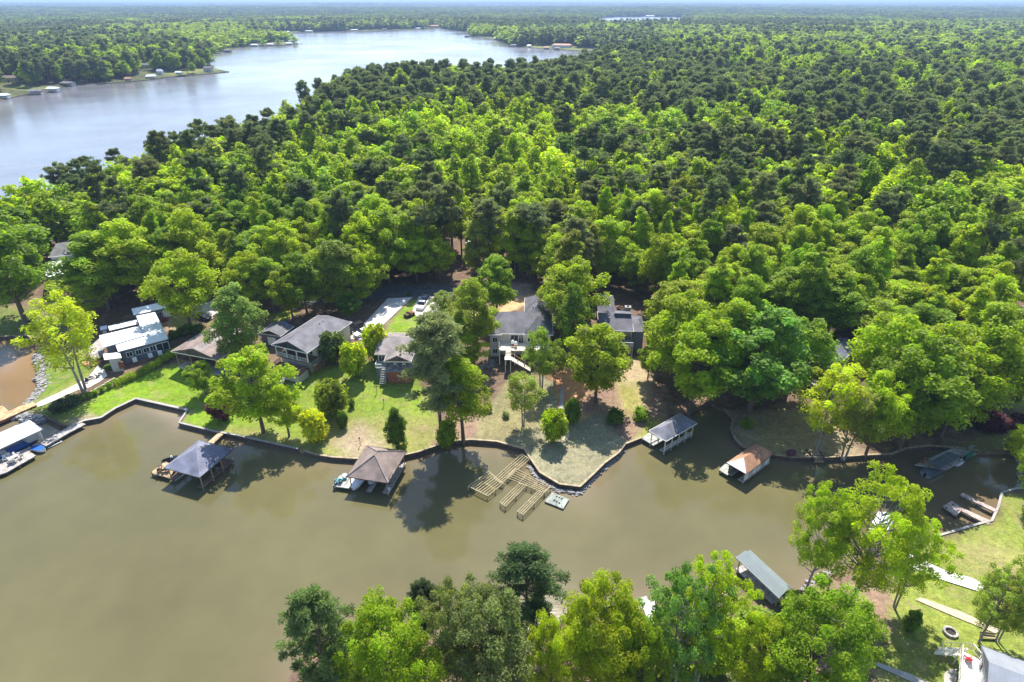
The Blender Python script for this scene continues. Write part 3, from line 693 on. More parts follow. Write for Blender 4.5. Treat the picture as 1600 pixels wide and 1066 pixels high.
T('airy', 1318, 716, 610, 80, 'sage', 'grey-green tangled tree leaning over the seawall past the log steps')
T('oak', 1352, 712, 585, 84, 'lime', 'lime-green tree leaning over the seawall near the covered boat dock')
T('oak', 1405, 700, 528, 130, 'green', 'big dark green tree above the covered boat dock')
T('oak', 1372, 640, 492, 110, 'lime', 'bright lime tree beside the half-hidden blue-grey roof')
T('oak', 1470, 682, 540, 110, 'spring', 'spreading green tree above the pontoon dock')
T('gum', 1436, 640, 505, 90, 'gold', 'golden green tree behind the covered boat dock')
T('oak', 1510, 660, 480, 132, 'spring', 'broad layered green tree beside the wine-red azaleas')
T('oak', 1560, 610, 490, 100, 'green', 'green tree by the roof with the parked car')
T('airy', 1592, 742, 662, 66, 'lime', 'lime-green tree at the far end of the narrow cove')
T('bigbush', 1588, 712, 675, 50, 'green', 'green shrub on the cove bank past the wine-red azaleas', 'shrub', 'shrub')
for i, (bx, by, w_) in enumerate([(1520, 662, 26), (1540, 672, 30), (1558, 660, 28), (1575, 668, 34), (1532, 650, 24), (1562, 676, 26), (1590, 660, 24)]):
    T('bush', bx, by, by - 14, w_, 'wine', 'wine-red azalea bush on the shaded bank above the covered boat dock', 'azalea_bush', 'bush', 'wine-red azaleas on the bank')
T('bush', 1590, 626, 612, 12, 'deep', 'small clipped dark bush on the lawn by the wine-red azaleas', 'bush', 'bush')
# the near bank
T('nearpine', 498, 1120, 938, 100, (.115, .15, .05), 'grey-green pine on the near bank, farthest out over open water', 'pine_tree', hmax=26)
T('nearoak', 600, 1125, 948, 150, 'spring', 'bright spring-green spreading tree on the near bank beside the outermost pine', hmax=22)
T('nearpine', 668, 1015, 915, 50, (.06, .08, .035), 'slim dark pine on the near bank', 'pine_tree')
T('nearairy', 712, 1090, 905, 110, (.095, .115, .03), 'olive-grey open tree on the near bank', hmax=24)
T('nearoak', 762, 1110, 925, 150, (.09, .105, .035), 'wide grey-green tree with pale limbs on the near bank', hmax=24)
T('nearpine', 822, 1020, 868, 104, (.08, .105, .042), 'dark rounded pine standing clear against the brown water', 'pine_tree')
T('nearoak', 862, 1120, 965, 90, 'spring', 'vivid green tree on the near bank below the dark rounded pine', hmax=20)
T('nearoak', 945, 1100, 910, 140, 'spring', 'full bright green tree beside the small white jetty', hmax=22)
T('nearairy', 1072, 1090, 884, 120, (.085, .135, .025), 'soft mid-green tree by the small white jetty', hmax=24)
T('nearairy', 1116, 1070, 872, 112, 'lime', 'lime-green tree with a dark trunk next to the green boathouse roof', hmax=24)
T('nearoak', 1292, 1120, 930, 172, 'green', 'large dense green tree on the near lawn', hmax=24)
T('nearairy', 1326, 950, 738, 138, 'lime', 'tallest lime-green tree on the near point, over the hidden boat shed')
T('nearairy', 1258, 922, 758, 92, 'spring', 'slender green tree leaning over the water at the near point')
T('nearairy', 1398, 950, 815, 88, 'lime', 'light open tree between the near point and the white gravel strip')
T('nearoak', 1008, 1120, 968, 84, 'green', 'rounded mid-green tree between the jetty tree and the bright green tree', hmax=18)
T('nearoak', 1200, 1125, 968, 100, 'spring', 'fresh green tree below the green boathouse roof', hmax=16)
T('nearairy', 1065, 1010, 940, 60, 'sage', 'thin sage-green sapling on the near bank between the jetties')
T('bigbush', 1420, 986, 955, 30, 'deep', 'dark round shrub in the shade of the near point trees', 'shrub', 'shrub')
T('nearairy', 1530, 1005, 886, 80, 'sage', 'thin twin-trunk tree beside the split rail by the stone path')
T('nearairy', 1558, 1003, 895, 76, 'sage', 'thin leaning tree beside the bench by the stone path')
T('nearoak', 1616, 880, 745, 80, 'deep', 'dark green tree on the near lawn by the jetties')
T('nearoak', 1612, 800, 690, 70, 'green', 'green tree at the mouth of the walled lawn')
T('nearoak', 1610, 930, 800, 90, 'green', 'green tree beside the dark green tree on the near lawn')
T('bigbush', 1590, 960, 925, 40, 'spring', 'bright shrub at the edge of the near lawn', 'shrub', 'shrub')
for i, (bx, by, ty, w_, c) in enumerate([(530, 1030, 985, 70, 'deep'), (575, 1010, 975, 50, 'green'), (640, 1020, 985, 50, 'sage'), (720, 1012, 985, 50, 'sage'), (905, 985, 950, 50, 'spring'), (965, 985, 940, 60, 'green'),
        (1035, 985, 950, 40, 'green'), (1105, 985, 950, 60, 'spring'), (1180, 985, 955, 60, 'sage'), (1240, 960, 930, 50, 'green'), (1300, 950, 925, 40, 'deep'), (1000, 1040, 1000, 60, 'spring'), (1180, 1050, 1010, 60, 'sage'), (1050, 1050, 1010, 70, 'green'), (1110, 1040, 1000, 70, 'spring'), (1225, 1010, 975, 60, 'green'), (1150, 1010, 975, 60, 'spring'), (960, 1050, 1015, 60, 'green')]):
    T('bigbush', bx, by, ty, w_, c, ['deep green', 'mid green', 'pale green'][{'deep': 0, 'green': 1, 'spring': 1}.get(c, 2)] + ' waterside thicket shrub under the near bank trees', 'shrub', 'shrub', 'thicket shrubs along the near bank')
# clipped hedge balls by the fence, house shrubs
for i, (bx, by) in enumerate([(128, 626), (139.5, 622), (150, 617.5), (161, 612.5), (171.5, 607)]):
    T('bush', bx, by, by - 9, 10.5, 'green', 'clipped round bush in the row beside the low retaining wall', 'bush', 'bush', 'clipped bushes by the low wall')
for bx, by, w_, c, lb in [(95, 642, 30, (.05, .06, .03), 'dark grey-green shrub at the lake end of the low retaining wall'), (112, 634, 26, (.05, .065, .03), 'dark shrub between the lake end shrub and the clipped bushes'),
        (258, 502, 11, (.2, .06, .06), 'reddish round shrub beside the oval turf bed'), (290, 522, 26, 'deep', 'dark evergreen shrub below the oval turf bed'), (310, 520, 24, 'deep', 'dark evergreen shrub beside the parked dark car'),
        (272, 528, 20, 'deep', 'dark shrub at the corner of the white roofed house'), (463, 585, 10, 'green', 'small green bush left of the deck stairs'), (479, 582, 12, 'green', 'small green bush right of the deck stairs'),
        (170, 577, 14, 'deep', 'dark shrub beside the small white porch roof'), (186, 575, 10, 'green', 'green bush below the small white porch roof'), (795, 462, 14, 'green', 'green bush on the orange dirt behind the large grey roof'),
        (790, 652, 14, (.13, .14, .06), 'dry grey-green tuft on the seeded bank'), (762, 640, 18, 'olive', 'olive bush beside the seeded bank'), (640, 462, 8, 'deep', 'small dark bush between the two driveways'),
        (1000, 655, 30, 'green', 'leafy green shrub by the bright turf at the grey boathouse'), (960, 660, 34, 'deep', 'dark green ivy-like shrub on the red leaf litter'), (1165, 668, 24, 'green', 'green shrub at the mouth of the shaded cove'),
        (1236, 712, 16, (.14, .06, .10), 'pinkish flowering bush on the seawall near the log steps')]:
    T('bush', bx, by, by - w_ * .55, w_, c, lb, 'bush', 'bush')
# long clipped hedge: one continuous plant
hp = PW([(180, 604), (200, 596), (225, 584), (250, 570), (270, 558), (276, 551)])
cc = []
for i in range(len(hp) - 1):
    for k in range(14):
        q = (k + RNG.random()) / 14; x = hp[i][0] + (hp[i+1][0] - hp[i][0]) * q + RNG.normal(0, .35); y = hp[i][1] + (hp[i+1][1] - hp[i][1]) * q + RNG.normal(0, .35)
        cc.append((x, y, hz(x, y) + .55 + RNG.random() * .55))
cc = np.array(cc); p_, n_, s_, t_ = clump_leaves(cc, np.full(len(cc), .75), 85, .14, .9, .25)
hx, hy_ = hp[0][0], hp[0][1]; hz0 = hz(hx, hy_); hedge = thing('hedge', 'long clipped green hedge between the white roofed house and the bright lawn', 'hedge', (hx, hy_, hz0))
o = link('foliage', leaf_mesh('hedge_leaves', p_ - np.array((hx, hy_, hz0)), n_, s_, t_, 'leaves', .7), hedge); o.color = (*COLS['spring'], 1)
for q in cc[::6]: MB().tube((q[0] - hx, q[1] - hy_, q[2] - hz0 - 1.6), (q[0] - hx, q[1] - hy_, q[2] - hz0), .05, .02, 5).build('stem', 'bark', hedge)
# the belt of light trees behind the slate-grey roofed house
for bx, by, ty, w_, c in [(395, 488, 395, 64, 'spring'), (430, 487, 402, 62, 'green'), (458, 500, 420, 58, 'spring'), (480, 492, 396, 66, 'green'), (508, 487, 390, 70, 'spring'), (534, 487, 372, 74, 'sage'), (557, 482, 385, 60, 'spring'), (582, 470, 386, 56, 'lime'), (545, 500, 455, 36, 'deep')]:
    T(random.choice(('gum', 'oak')), bx, by, ty, w_, c, {'spring': 'fresh green', 'green': 'mid green', 'sage': 'pale sage-green', 'lime': 'lime-green', 'deep': 'low dark green'}[c] + ' tree in the belt between the slate-grey roof and the road', group='trees between the slate-grey roof and the road')
# ------------------------------------------------------------------ building materials
shingle('slate_shingles', (.155, .15, .165)); shingle('blue_shingles', (.21, .215, .28)); shingle('brown_shingles', (.27, .205, .175)); shingle('mauve_shingles', (.28, .235, .22))
shingle('navy_shingles', (.13, .125, .155)); shingle('grey_shingles', (.205, .205, .24)); shingle('rust_shingles', (.47, .245, .14))
ribbed('white_metal', (.80, .82, .84), .3); ribbed('pale_metal', (.62, .66, .68), .35); ribbed('green_metal', (.17, .205, .205), .6); ribbed('grey_metal', (.27, .285, .31), .45)
simple('siding_grey', (.46, .44, .41), .7, .06, .6); simple('siding_beige', (.60, .55, .46), .7, .06, .6); simple('siding_blue', (.16, .2, .25), .7, .08, .6); simple('siding_dark', (.14, .15, .18), .7, .15, .6)
simple('siding_white', (.72, .72, .70), .6, .06, .6); simple('brick', (.26, .10, .065), .85, .35, 3); simple('white_paint', (.80, .79, .76), .5, .05, 1); simple('cream_paint', (.74, .68, .55), .55, .06, 1)
simple('concrete', (.34, .315, .285), .85, .14, .5, bump=.2); simple('concrete_bright', (.56, .53, .48), .85, .12, .5, bump=.2); simple('concrete_dark', (.30, .28, .26), .9, .2, .5); simple('gravel', (.50, .45, .40), .95, .35, 4, bump=.5); simple('asphalt', (.085, .08, .08), .9, .25, .7)
simple('white_gravel', (.6, .58, .54), .9, .2, 4, bump=.5); simple('sand_path', (.42, .34, .25), .95, .2, 2)
boards('deck_tan', (.52, .36, .21)); boards('deck_grey', (.42, .38, .34)); boards('deck_orange', (.60, .36, .19)); boards('deck_white', (.40, .40, .36)); boards('deck_brown', (.22, .13, .09)); boards('raft_board', (.27, .30, .26)); boards('dock_plank', (.44, .35, .31))
simple('timber', (.33, .25, .16), .8, .3, 1.5, stretch=(1, 1, .3)); simple('cap_tan', (.33, .27, .17), .8, .25, 1.5); simple('new_timber', (.43, .355, .21), .75, .2, 1.5); simple('dark_timber', (.10, .075, .055), .85, .3, 1.5); simple('stone', (.36, .32, .29), .9, .35, 1.6, bump=.5)
simple('rock', (.25, .235, .225), .9, .3, 1.2, bump=.4); simple('tarp', (.10, .115, .12), .6, .3, 1); simple('soil_orange', (.50, .27, .13), .95, .25, .8)
simple('dark_glass', (.025, .03, .035), .08, .1, 1, spec=.6); simple('black_rubber', (.02, .02, .02), .8, .1, 1); simple('chrome', (.6, .6, .6), .25, .05, 1, metal=1); simple('lamp_lens', (.7, .7, .65), .15, .05, 1)
simple('red_paint', (.50, .035, .03), .4, .1, 1); simple('blue_paint', (.03, .12, .42), .3, .1, 1); simple('teal_paint', (.02, .22, .26), .4, .1, 1); simple('white_gel', (.82, .82, .82), .2, .04, 1); simple('black_paint', (.018, .019, .022), .25, .1, 1)
simple('silver_paint', (.45, .47, .5), .25, .05, 1, metal=.6); simple('green_cover', (.03, .16, .10), .5, .2, 1); simple('char', (.04, .035, .03), .9, .3, 3); simple('cushion_pale', (.55, .52, .5), .8, .1, 2)
EXCL = []; EXCL_FAR = []
class Site:
    """a thing with its own local frame"""
    def __init__(s, name, label, cat, x, y, z, rz=0., group=None):
        s.o = thing(name, label, cat, (x, y, z), rz, group); s.x, s.y, s.z, s.rz = x, y, z, rz; s.c, s.s = math.cos(rz), math.sin(rz)
    def l(s, x, y): dx, dy = x - s.x, y - s.y; return (dx * s.c + dy * s.s, -dx * s.s + dy * s.c)
    def px(s, pts, z): return [s.l(*PZ(a, b, s.z + z)) for a, b in pts]
    def box(s, name, mat, c, d, rz=0, parent=None): return MB().box(c, d, rz).build(name, mat, parent or s.o)
    def prism(s, name, mat, poly, z0, z1, parent=None): return MB().prism(poly, z0, z1).build(name, mat, parent or s.o)
def roof_mb(mb, cx, cy, a, b, z, h, r1, r2, axis='x', t=.2):
    """hip or gable roof over the rectangle cx+-a, cy+-b; ridge along axis from -r1 to +r2"""
    if axis == 'y':
        q = MB(); roof_mb(q, 0, 0, b, a, 0, h, r1, r2, 'x', t); mb.add([(cx - v[1], cy + v[0], z + v[2]) for v in q.v], q.f); return mb
    top = [(-a, -b, 0), (a, -b, 0), (a, b, 0), (-a, b, 0), (-r1, 0, h), (r2, 0, h)]
    vs = [(cx + x, cy + y, z + q) for x, y, q in top] + [(cx + x, cy + y, z + q - t) for x, y, q in top]
    fs = [(0, 1, 5, 4), (2, 3, 4, 5), (1, 2, 5), (3, 0, 4), (6 + 4, 6 + 5, 6 + 1, 6), (6 + 5, 6 + 4, 6 + 3, 6 + 2), (6 + 5, 6 + 2, 6 + 1), (6 + 4, 6, 6 + 3), (0, 6, 7, 1), (1, 7, 8, 2), (2, 8, 9, 3), (3, 9, 6, 0)]
    return mb.add(vs, fs)
def roof(site, mat, cx, cy, a, b, z, h, r1, r2, axis='x', t=.2, fascia='white_paint', ridge=None, name='roof', parent=None):
    r = roof_mb(MB(), cx, cy, a, b, z, h, r1, r2, axis, t).build(name, mat, parent or site.o)
    if fascia:
        f = MB(); e = .05; 
        for sx, sy, lx, ly in ((0, -b - e / 2, 2 * a + 2 * e, e), (0, b + e / 2, 2 * a + 2 * e, e), (-a - e / 2, 0, e, 2 * b), (a + e / 2, 0, e, 2 * b)): f.box((cx + sx, cy + sy, z - t * .35), (lx, ly, t * 1.1))
        f.build('fascia', fascia, r)
    if ridge:
        pts = [(-a, -b, 0), (a, -b, 0), (a, b, 0), (-a, b, 0)] ; m = MB()
        if axis == 'x': E1, E2 = (-r1, 0, h), (r2, 0, h); prs = [(pts[0], E1), (pts[3], E1), (pts[1], E2), (pts[2], E2), (E1, E2)]
        else: E1, E2 = (0, -r1, h), (0, r2, h); prs = [(pts[0], E1), (pts[1], E1), (pts[2], E2), (pts[3], E2), (E1, E2)]
        for p0, p1 in prs: MB().tube((cx + p0[0], cy + p0[1], z + p0[2] + .02), (cx + p1[0], cy + p1[1], z + p1[2] + .02), .12, .12, 5).build('ridge_cap', ridge, r)
    return r
def win(site, x, y, z, wd, ht, face='-y', frame='white_paint', name='window', pane='dark_glass'):
    nx, ny = {'-y': (0, -1), '+y': (0, 1), '-x': (-1, 0), '+x': (1, 0)}[face]; al = (wd, .08) if nx == 0 else (.08, wd)
    f = site.box(name, frame, (x + nx * .03, y + ny * .03, z), (al[0] + (.2 if nx == 0 else 0), al[1] + (.2 if ny == 0 else 0), ht + .2))
    site.box('pane', pane, (x + nx * .055, y + ny * .055, z), (al[0], al[1], ht), parent=f); 
    if wd > .8: site.box('muntin', frame, (x + nx * .08, y + ny * .08, z), (.06 if nx == 0 else .08, .06 if ny == 0 else .08, ht), parent=f)
    return f
def gable(site, mat, x0, x1, y, z, h, axis='x', t=.15):
    """triangular wall under a gable end; spans x0..x1 at y (axis x) or spans y at x (axis y)"""
    mb = MB(); xm = (x0 + x1) / 2
    q = [(x0, z), (x1, z), (xm, z + h)]
    mb.extrude(q, 1 if axis == 'x' else 0, y - t / 2, y + t / 2); return mb.build('gable_wall', mat, site.o)
def railing(site, pts, z, h=1.0, mat='white_paint', post=1.8, rail=.09, pick=True, parent=None):
    """posts, top and bottom rail and a panel of pickets per run"""
    for i in range(len(pts) - 1):
        a, b = Vector(pts[i]), Vector(pts[i + 1]); d = b - a; ln = d.length; an = math.atan2(d.y, d.x); m = (a + b) / 2
        q = MB().box((m.x, m.y, z + h), (ln + rail, rail, rail * .7), an).box((m.x, m.y, z + .12), (ln, .05, .06), an); n = max(1, int(round(ln / post)))
        for k in range(n + 1): p_ = a + d * (k / n); q.box((p_.x, p_.y, z + h / 2), (rail, rail, h), an)
        if pick:
            k_ = int(ln / .22)
            for k in range(1, k_): p_ = a + d * (k / k_); q.box((p_.x, p_.y, z + h / 2), (.035, .035, h - .1), an)
        q.build('railing', mat, parent or site.o)
def stairs(site, top, bot, wd, mat, n=None, rail=None, name='step'):
    a, b = Vector(top), Vector(bot); d = b - a; n = n or max(3, int(abs(d.z) / .19)); an = math.atan2(d.y, d.x); run = Vector((d.x, d.y)).length / n
    st = MB()
    nrm = Vector((-math.sin(an), math.cos(an)))
    for sgn in (-1, 1): 
        o_ = nrm * (wd / 2 * sgn); st.tube((a.x + o_.x, a.y + o_.y, a.z - .15), (b.x + o_.x, b.y + o_.y, b.z - .05), .09, .09, 4)
    fl = site.o; s_ = thing_part('stairs', fl, st, mat)
    for k in range(n): 
        p_ = a + d * ((k + .5) / n); MB().box((p_.x, p_.y, p_.z), (run * .92, wd, .06), an).build(name, mat, s_)
    if rail:
        q = MB()
        for sgn in (-1, 1):
            o_ = nrm * (wd / 2 * sgn); q.tube((a.x + o_.x, a.y + o_.y, a.z + .95), (b.x + o_.x, b.y + o_.y, b.z + .95), .05, .05, 4)
            for k in range(4): p_ = a + d * (k / 3); q.box((p_.x + o_.x, p_.y + o_.y, p_.z + .47), (.08, .08, .95))
        q.build('handrail', rail, s_)
def thing_part(name, parent, mb, mat): return mb.build(name, mat, parent)
def drape(name, pts_px, mat, up=.05, label=None, step=.8, kind='structure'):
    """a paved sheet that follows the ground"""
    q = PW(pts_px); xs = [p_[0] for p_ in q]; ys = [p_[1] for p_ in q]; lo = densify(q, step) if False else []
    for i in range(len(q)):
        a, b = q[i], q[(i + 1) % len(q)]; n = max(1, int(math.dist(a, b) / step)); lo += [(a[0] + (b[0] - a[0]) * k / n, a[1] + (b[1] - a[1]) * k / n) for k in range(n)]
    X, Y = np.meshgrid(np.arange(min(xs), max(xs), step), np.arange(min(ys), max(ys), step)); X, Y = X.ravel(), Y.ravel(); k = in_poly(X, Y, q)
    seg = np.array([(*lo[i], *lo[(i + 1) % len(lo)]) for i in range(len(lo))])
    if k.any(): X, Y = X[k], Y[k]; k2 = seg_dist(X, Y, seg) > step * .35; X, Y = X[k2], Y[k2]
    else: X = Y = np.array([])
    vv = [Vector(p_) for p_ in lo] + [Vector((a, b)) for a, b in zip(X, Y)]
    cv, _, cf, _, _, _ = delaunay_2d_cdt(vv, [(i, (i + 1) % len(lo)) for i in range(len(lo))], [], 0, 1e-5)
    A = np.array([(p_.x, p_.y) for p_ in cv]); Fq = np.array(cf); c_ = A[Fq].mean(1); Fq = Fq[in_poly(c_[:, 0], c_[:, 1], q)]
    o = link(name, mesh_np(name, np.column_stack([A, H(A[:, 0], A[:, 1]) + up]), Fq, mat, True)); tag(o, kind=kind); return o

# ------------------------------------------------------------------ roads, drives, paths
drape('road', [(470, 462), (560, 456), (600, 446), (690, 446), (760, 452), (790, 446), (800, 455), (730, 470), (690, 466), (645, 468), (605, 470), (540, 474), (470, 478)], 'asphalt', .1)
drape('driveway', [(606, 467), (645, 465), (600, 507), (577, 532), (545, 530), (572, 503)], 'concrete_bright', .13)
drape('gravel_drive', [(654, 464), (694, 464), (684, 484), (668, 494), (663, 508), (658, 508), (655, 497), (643, 489)], 'gravel', .12)
drape('gravel_yard', [(240, 492), (285, 480), (345, 470), (352, 482), (330, 500), (310, 494), (285, 490), (256, 497)], 'gravel', .12)
drape('path', [(163, 578), (168, 588), (156, 597), (140, 606), (122, 610), (60, 637), (56, 631), (115, 603), (140, 588), (152, 573)], 'concrete_bright', .1)
drape('stepping_path', [(876, 605), (882, 604), (880, 640), (874, 640)], 'concrete', .1)
drape('foot_path', [(879, 663), (889, 672), (890, 684), (880, 692), (878, 687), (884, 681), (884, 674), (876, 667)], 'sand_path', .05)
drape('gravel_strip', [(1396, 858), (1425, 868), (1470, 890), (1520, 905), (1560, 925), (1556, 934), (1500, 916), (1455, 902), (1420, 884), (1394, 868)], 'white_gravel', .16)
drape('gravel_strip', [(1000, 940), (1022, 940), (1030, 972), (1024, 1000), (1035, 1030), (1012, 1034), (1004, 1000), (1012, 970)], 'white_gravel', .16)
drape('stone_path', [(1430, 938), (1438, 934), (1500, 956), (1562, 984), (1556, 991), (1500, 968)], 'sand_path', .12)
drape('foot_path', [(1366, 1040), (1372, 1036), (1420, 1053), (1470, 1075), (1462, 1082), (1410, 1060)], 'concrete', .1)
drape('pavement', [(1474, 1080), (1475, 1054), (1482, 1046), (1494, 1046), (1496, 1080)], 'concrete', .1)
drape('driveway', [(1575, 500), (1620, 490), (1640, 520), (1590, 530), (1578, 515)], 'gravel', .12)

# ------------------------------------------------------------------ seawalls: timber panels under a cap board
def seawall(idx0, idx1, label, chain=main_w, top=1.0, mat='dark_timber', cap='timber', capw=.42):
    pts = chain[idx0:idx1 + 1]; s = Site('seawall', label, 'seawall', pts[0][0], pts[0][1], 0)
    for i in range(len(pts) - 1):
        a, b = pts[i], pts[i + 1]; ln = math.dist(a, b); n = max(1, int(round(ln / 4.5)))
        for k in range(n):
            p0 = s.l(a[0] + (b[0]-a[0]) * k / n, a[1] + (b[1]-a[1]) * k / n); p1 = s.l(a[0] + (b[0]-a[0]) * (k+1) / n, a[1] + (b[1]-a[1]) * (k+1) / n)
            an = math.atan2(p1[1] - p0[1], p1[0] - p0[0]); m_ = ((p0[0]+p1[0]) / 2, (p0[1]+p1[1]) / 2); l_ = math.dist(p0, p1)
            MB().box((*m_, top / 2 - .5), (l_ - .03, .14 + .01 * (k % 2), top + .8 + random.uniform(-.03, .02)), an).build('wall_panel', mat, s.o)
            MB().box((*m_, top - .03 + random.uniform(-.012, .012)), (l_ + .04 + .02 * (i % 2), capw, .09), an).build('cap_board', cap, s.o)
            MB().tube((p0[0], p0[1], -1), (p0[0], p0[1], top - .1), .13, .12, 6).build('pile', mat, s.o)
    return s
ci_ = lambda px: next(i for i, p_ in enumerate(main_chain) if p_ == px)
seawall(ci_((1527, 708)), ci_((1416, 704)), 'shaded timber seawall behind the covered boat dock')
seawall(ci_((1416, 704)), ci_((1211, 715)), 'dark timber seawall along the wooded bank past the log steps')
seawall(ci_((1211, 715)), ci_((1132, 643)), 'timber seawall curving round the shaded cove behind the rust-roofed boathouse')
seawall(ci_((1003, 687)), ci_((977, 697)), 'short straight timber seawall beside the white platform of the grey boathouse', cap='cap_tan')
seawall(ci_((977, 697)), ci_((819, 706)), 'new pale-capped seawall round the seeded point', cap='cap_tan', top=1.15)
seawall(ci_((819, 706)), ci_((633, 715)), 'new timber seawall under the big pine', cap='cap_tan', top=1.1)
seawall(ci_((633, 715)), ci_((476, 708)), 'dark curved seawall behind the brown boathouse')
seawall(ci_((467, 705)), ci_((294, 644)), 'long straight seawall with a pale cap along the bright lawn', cap='concrete')
seawall(ci_((294, 644)), ci_((116, 668)), 'zigzag seawall around the corner of the bright lawn', cap='concrete', capw=.6)
seawall(ci_((104, 670)), ci_((69, 653)), 'short dark timber wall beside the rocks at the white boathouse', cap='dark_timber')
seawall(ci_((52, 532)), ci_((-60, 532)), 'low curved wall round the sandy cove', cap='timber')
nc_ = lambda px: next(i for i, p_ in enumerate(near_chain) if p_ == px)
seawall(nc_((1420, 856)), nc_((1640, 762)), 'low pale seawall around the lawn with the two jetties', near_w, .9, 'concrete_dark', 'concrete', .38)

# ------------------------------------------------------------------ riprap: loose stones, far too many to count
def rocks(name, line_px, width, n, size, label, z=0.15, on_land=0.0):
    q = PZA(line_px, .4); mb = MB(); segl = [math.dist(q[i], q[i+1]) for i in range(len(q) - 1)]; tot = sum(segl)
    for k in range(n):
        d_ = random.random() * tot; i = 0
        while d_ > segl[i] and i < len(segl) - 1: d_ -= segl[i]; i += 1
        a, b = q[i], q[i+1]; t_ = d_ / segl[i]; nx, ny = -(b[1]-a[1]) / segl[i], (b[0]-a[0]) / segl[i]; off = random.gauss(0, width * .4)
        x = a[0] + (b[0]-a[0]) * t_ + nx * off; y = a[1] + (b[1]-a[1]) * t_ + ny * off; s_ = size * random.uniform(.5, 1.35)
        v = [(random.uniform(.7, 1.2) * s_ * cx_, random.uniform(.7, 1.2) * s_ * cy_, random.uniform(.5, .9) * s_ * cz_) for cx_ in (-1, 1) for cy_ in (-1, 1) for cz_ in (-1, 1)]
        an = random.random() * 6.28; cs, sn = math.cos(an), math.sin(an); z_ = z + random.uniform(-.1, .25) - abs(off) / width * .15 + on_land
        mb.add([(x + p_[0] * cs - p_[1] * sn, y + p_[0] * sn + p_[1] * cs, z_ + p_[2]) for p_ in v], [(0, 1, 3, 2), (4, 6, 7, 5), (0, 4, 5, 1), (2, 3, 7, 6), (0, 2, 6, 4), (1, 5, 7, 3)])
    o = mb.build(name, 'rock'); tag(o, label, 'rocks', kind='stuff'); return o
rocks('riprap', [(974, 702), (962, 716), (940, 733), (925, 748), (906, 769)], .5, 420, .16, 'pale riprap stones under the east side of the seeded point', .05)
rocks('riprap', [(906, 769), (874, 765), (842, 748), (826, 726)], .6, 420, .16, 'pale riprap stones under the west side of the seeded point', .05)
rocks('riprap', [(62, 552), (66, 575), (67, 602), (60, 618), (42, 634)], 1.5, 520, .28, 'grey riprap stones edging the sandy cove', .55)
rocks('riprap', [(26, 645), (45, 651), (72, 655)], 1.6, 330, .32, 'grey riprap stones at the foot of the tan footbridge', .35)
rocks('garden_stones', [(748, 590), (764, 588), (772, 578)], 1.2, 60, .2, 'scattered stones under the raised deck', 3.1)
rocks('shore_stones', [(1262, 928), (1285, 907), (1308, 898)], 1.4, 200, .2, 'small stones on the near point shoreline', .4)
# ------------------------------------------------------------------ boathouses and docks
def boathouse(name, label, corners, ez, mat, rh, r1, r2, axis, fascia='white_paint', ridge=None, post='timber', deck='deck_grey', nposts=4, decks=True, pmat=None, over=.45, zdeck=.65):
    c, ang, a, b = rect_px(corners, ez); s = Site(name, label, 'boathouse', c.x, c.y, 0, ang); EXCL.append((c.x, c.y, max(a, b) + 1))
    R1 = r1 * (b if axis == 'y' else a); R2 = r2 * (b if axis == 'y' else a)
    s.roof = roof(s, mat, 0, 0, a, b, ez, rh, R1, R2, axis, .16, fascia, ridge); s.a, s.b, s.ez = a, b, ez
    me = MB().tube((0, 0, -1.2), (0, 0, ez - .1), .1, .1, 6).mesh('post', post)
    for sx in (-1, 1):
        for k in range(nposts): o = link('post', me, s.o); o.location = (sx * (a - over), -b + over + (2 * b - 2 * over) * k / (nposts - 1), 0)
    bm_ = MB()
    for sx in (-1, 1): MB().box((sx * (a - over), 0, ez - .27), (.1, 2 * b - .5, .22)).build('beam', post, s.o)
    if decks:
        for sx in (-1, 1): s.box('walkway', deck, (sx * (a - over - .35), 0, zdeck), (1.15, 2 * b - .4, .16))
        s.box('walkway', deck, (0, b - .9, zdeck - .005), (2 * a - 2 * over - 1.85, 1.3, .16))
    return s
def adirondack(x, y, z, rz, mat, label, group=None, name='deck_chair'):
    t = thing(name, label, 'chair', (x, y, z), rz, group)
    MB().box((0, 0, .38), (.6, .55, .05)).build('seat', mat, t)
    MB().add([(-.28, .25, .36), (.28, .25, .36), (.3, .52, 1.0), (-.3, .52, 1.0), (-.28, .3, .36), (.28, .3, .36), (.3, .57, 1.0), (-.3, .57, 1.0)], [(0, 1, 2, 3), (7, 6, 5, 4), (0, 4, 5, 1), (1, 5, 6, 2), (2, 6, 7, 3), (3, 7, 4, 0)]).build('backrest', mat, t)
    for sx in (-1, 1):
        MB().box((sx * .33, 0, .58), (.12, .65, .03)).build('armrest', mat, t); MB().box((sx * .33, -.25, .29), (.06, .08, .58)).build('leg', mat, t); MB().box((sx * .33, .28, .29), (.06, .08, .58)).build('leg', mat, t)
    return t
def table(x, y, z, rz, mat, label, d=(1.3, .8), rnd=False, name='table'):
    t = thing(name, label, 'table', (x, y, z), rz)
    if rnd: MB().tube((0, 0, .68), (0, 0, .73), d[0] / 2, d[0] / 2, 12).build('table_top', mat, t)
    else: MB().box((0, 0, .71), (d[0], d[1], .05)).build('table_top', mat, t)
    for sx in (-1, 1):
        for sy in (-1, 1): MB().box((sx * d[0] * .3, sy * (d[0] if rnd else d[1]) * .3, .34), (.07, .07, .68)).build('leg', mat, t)
    return t
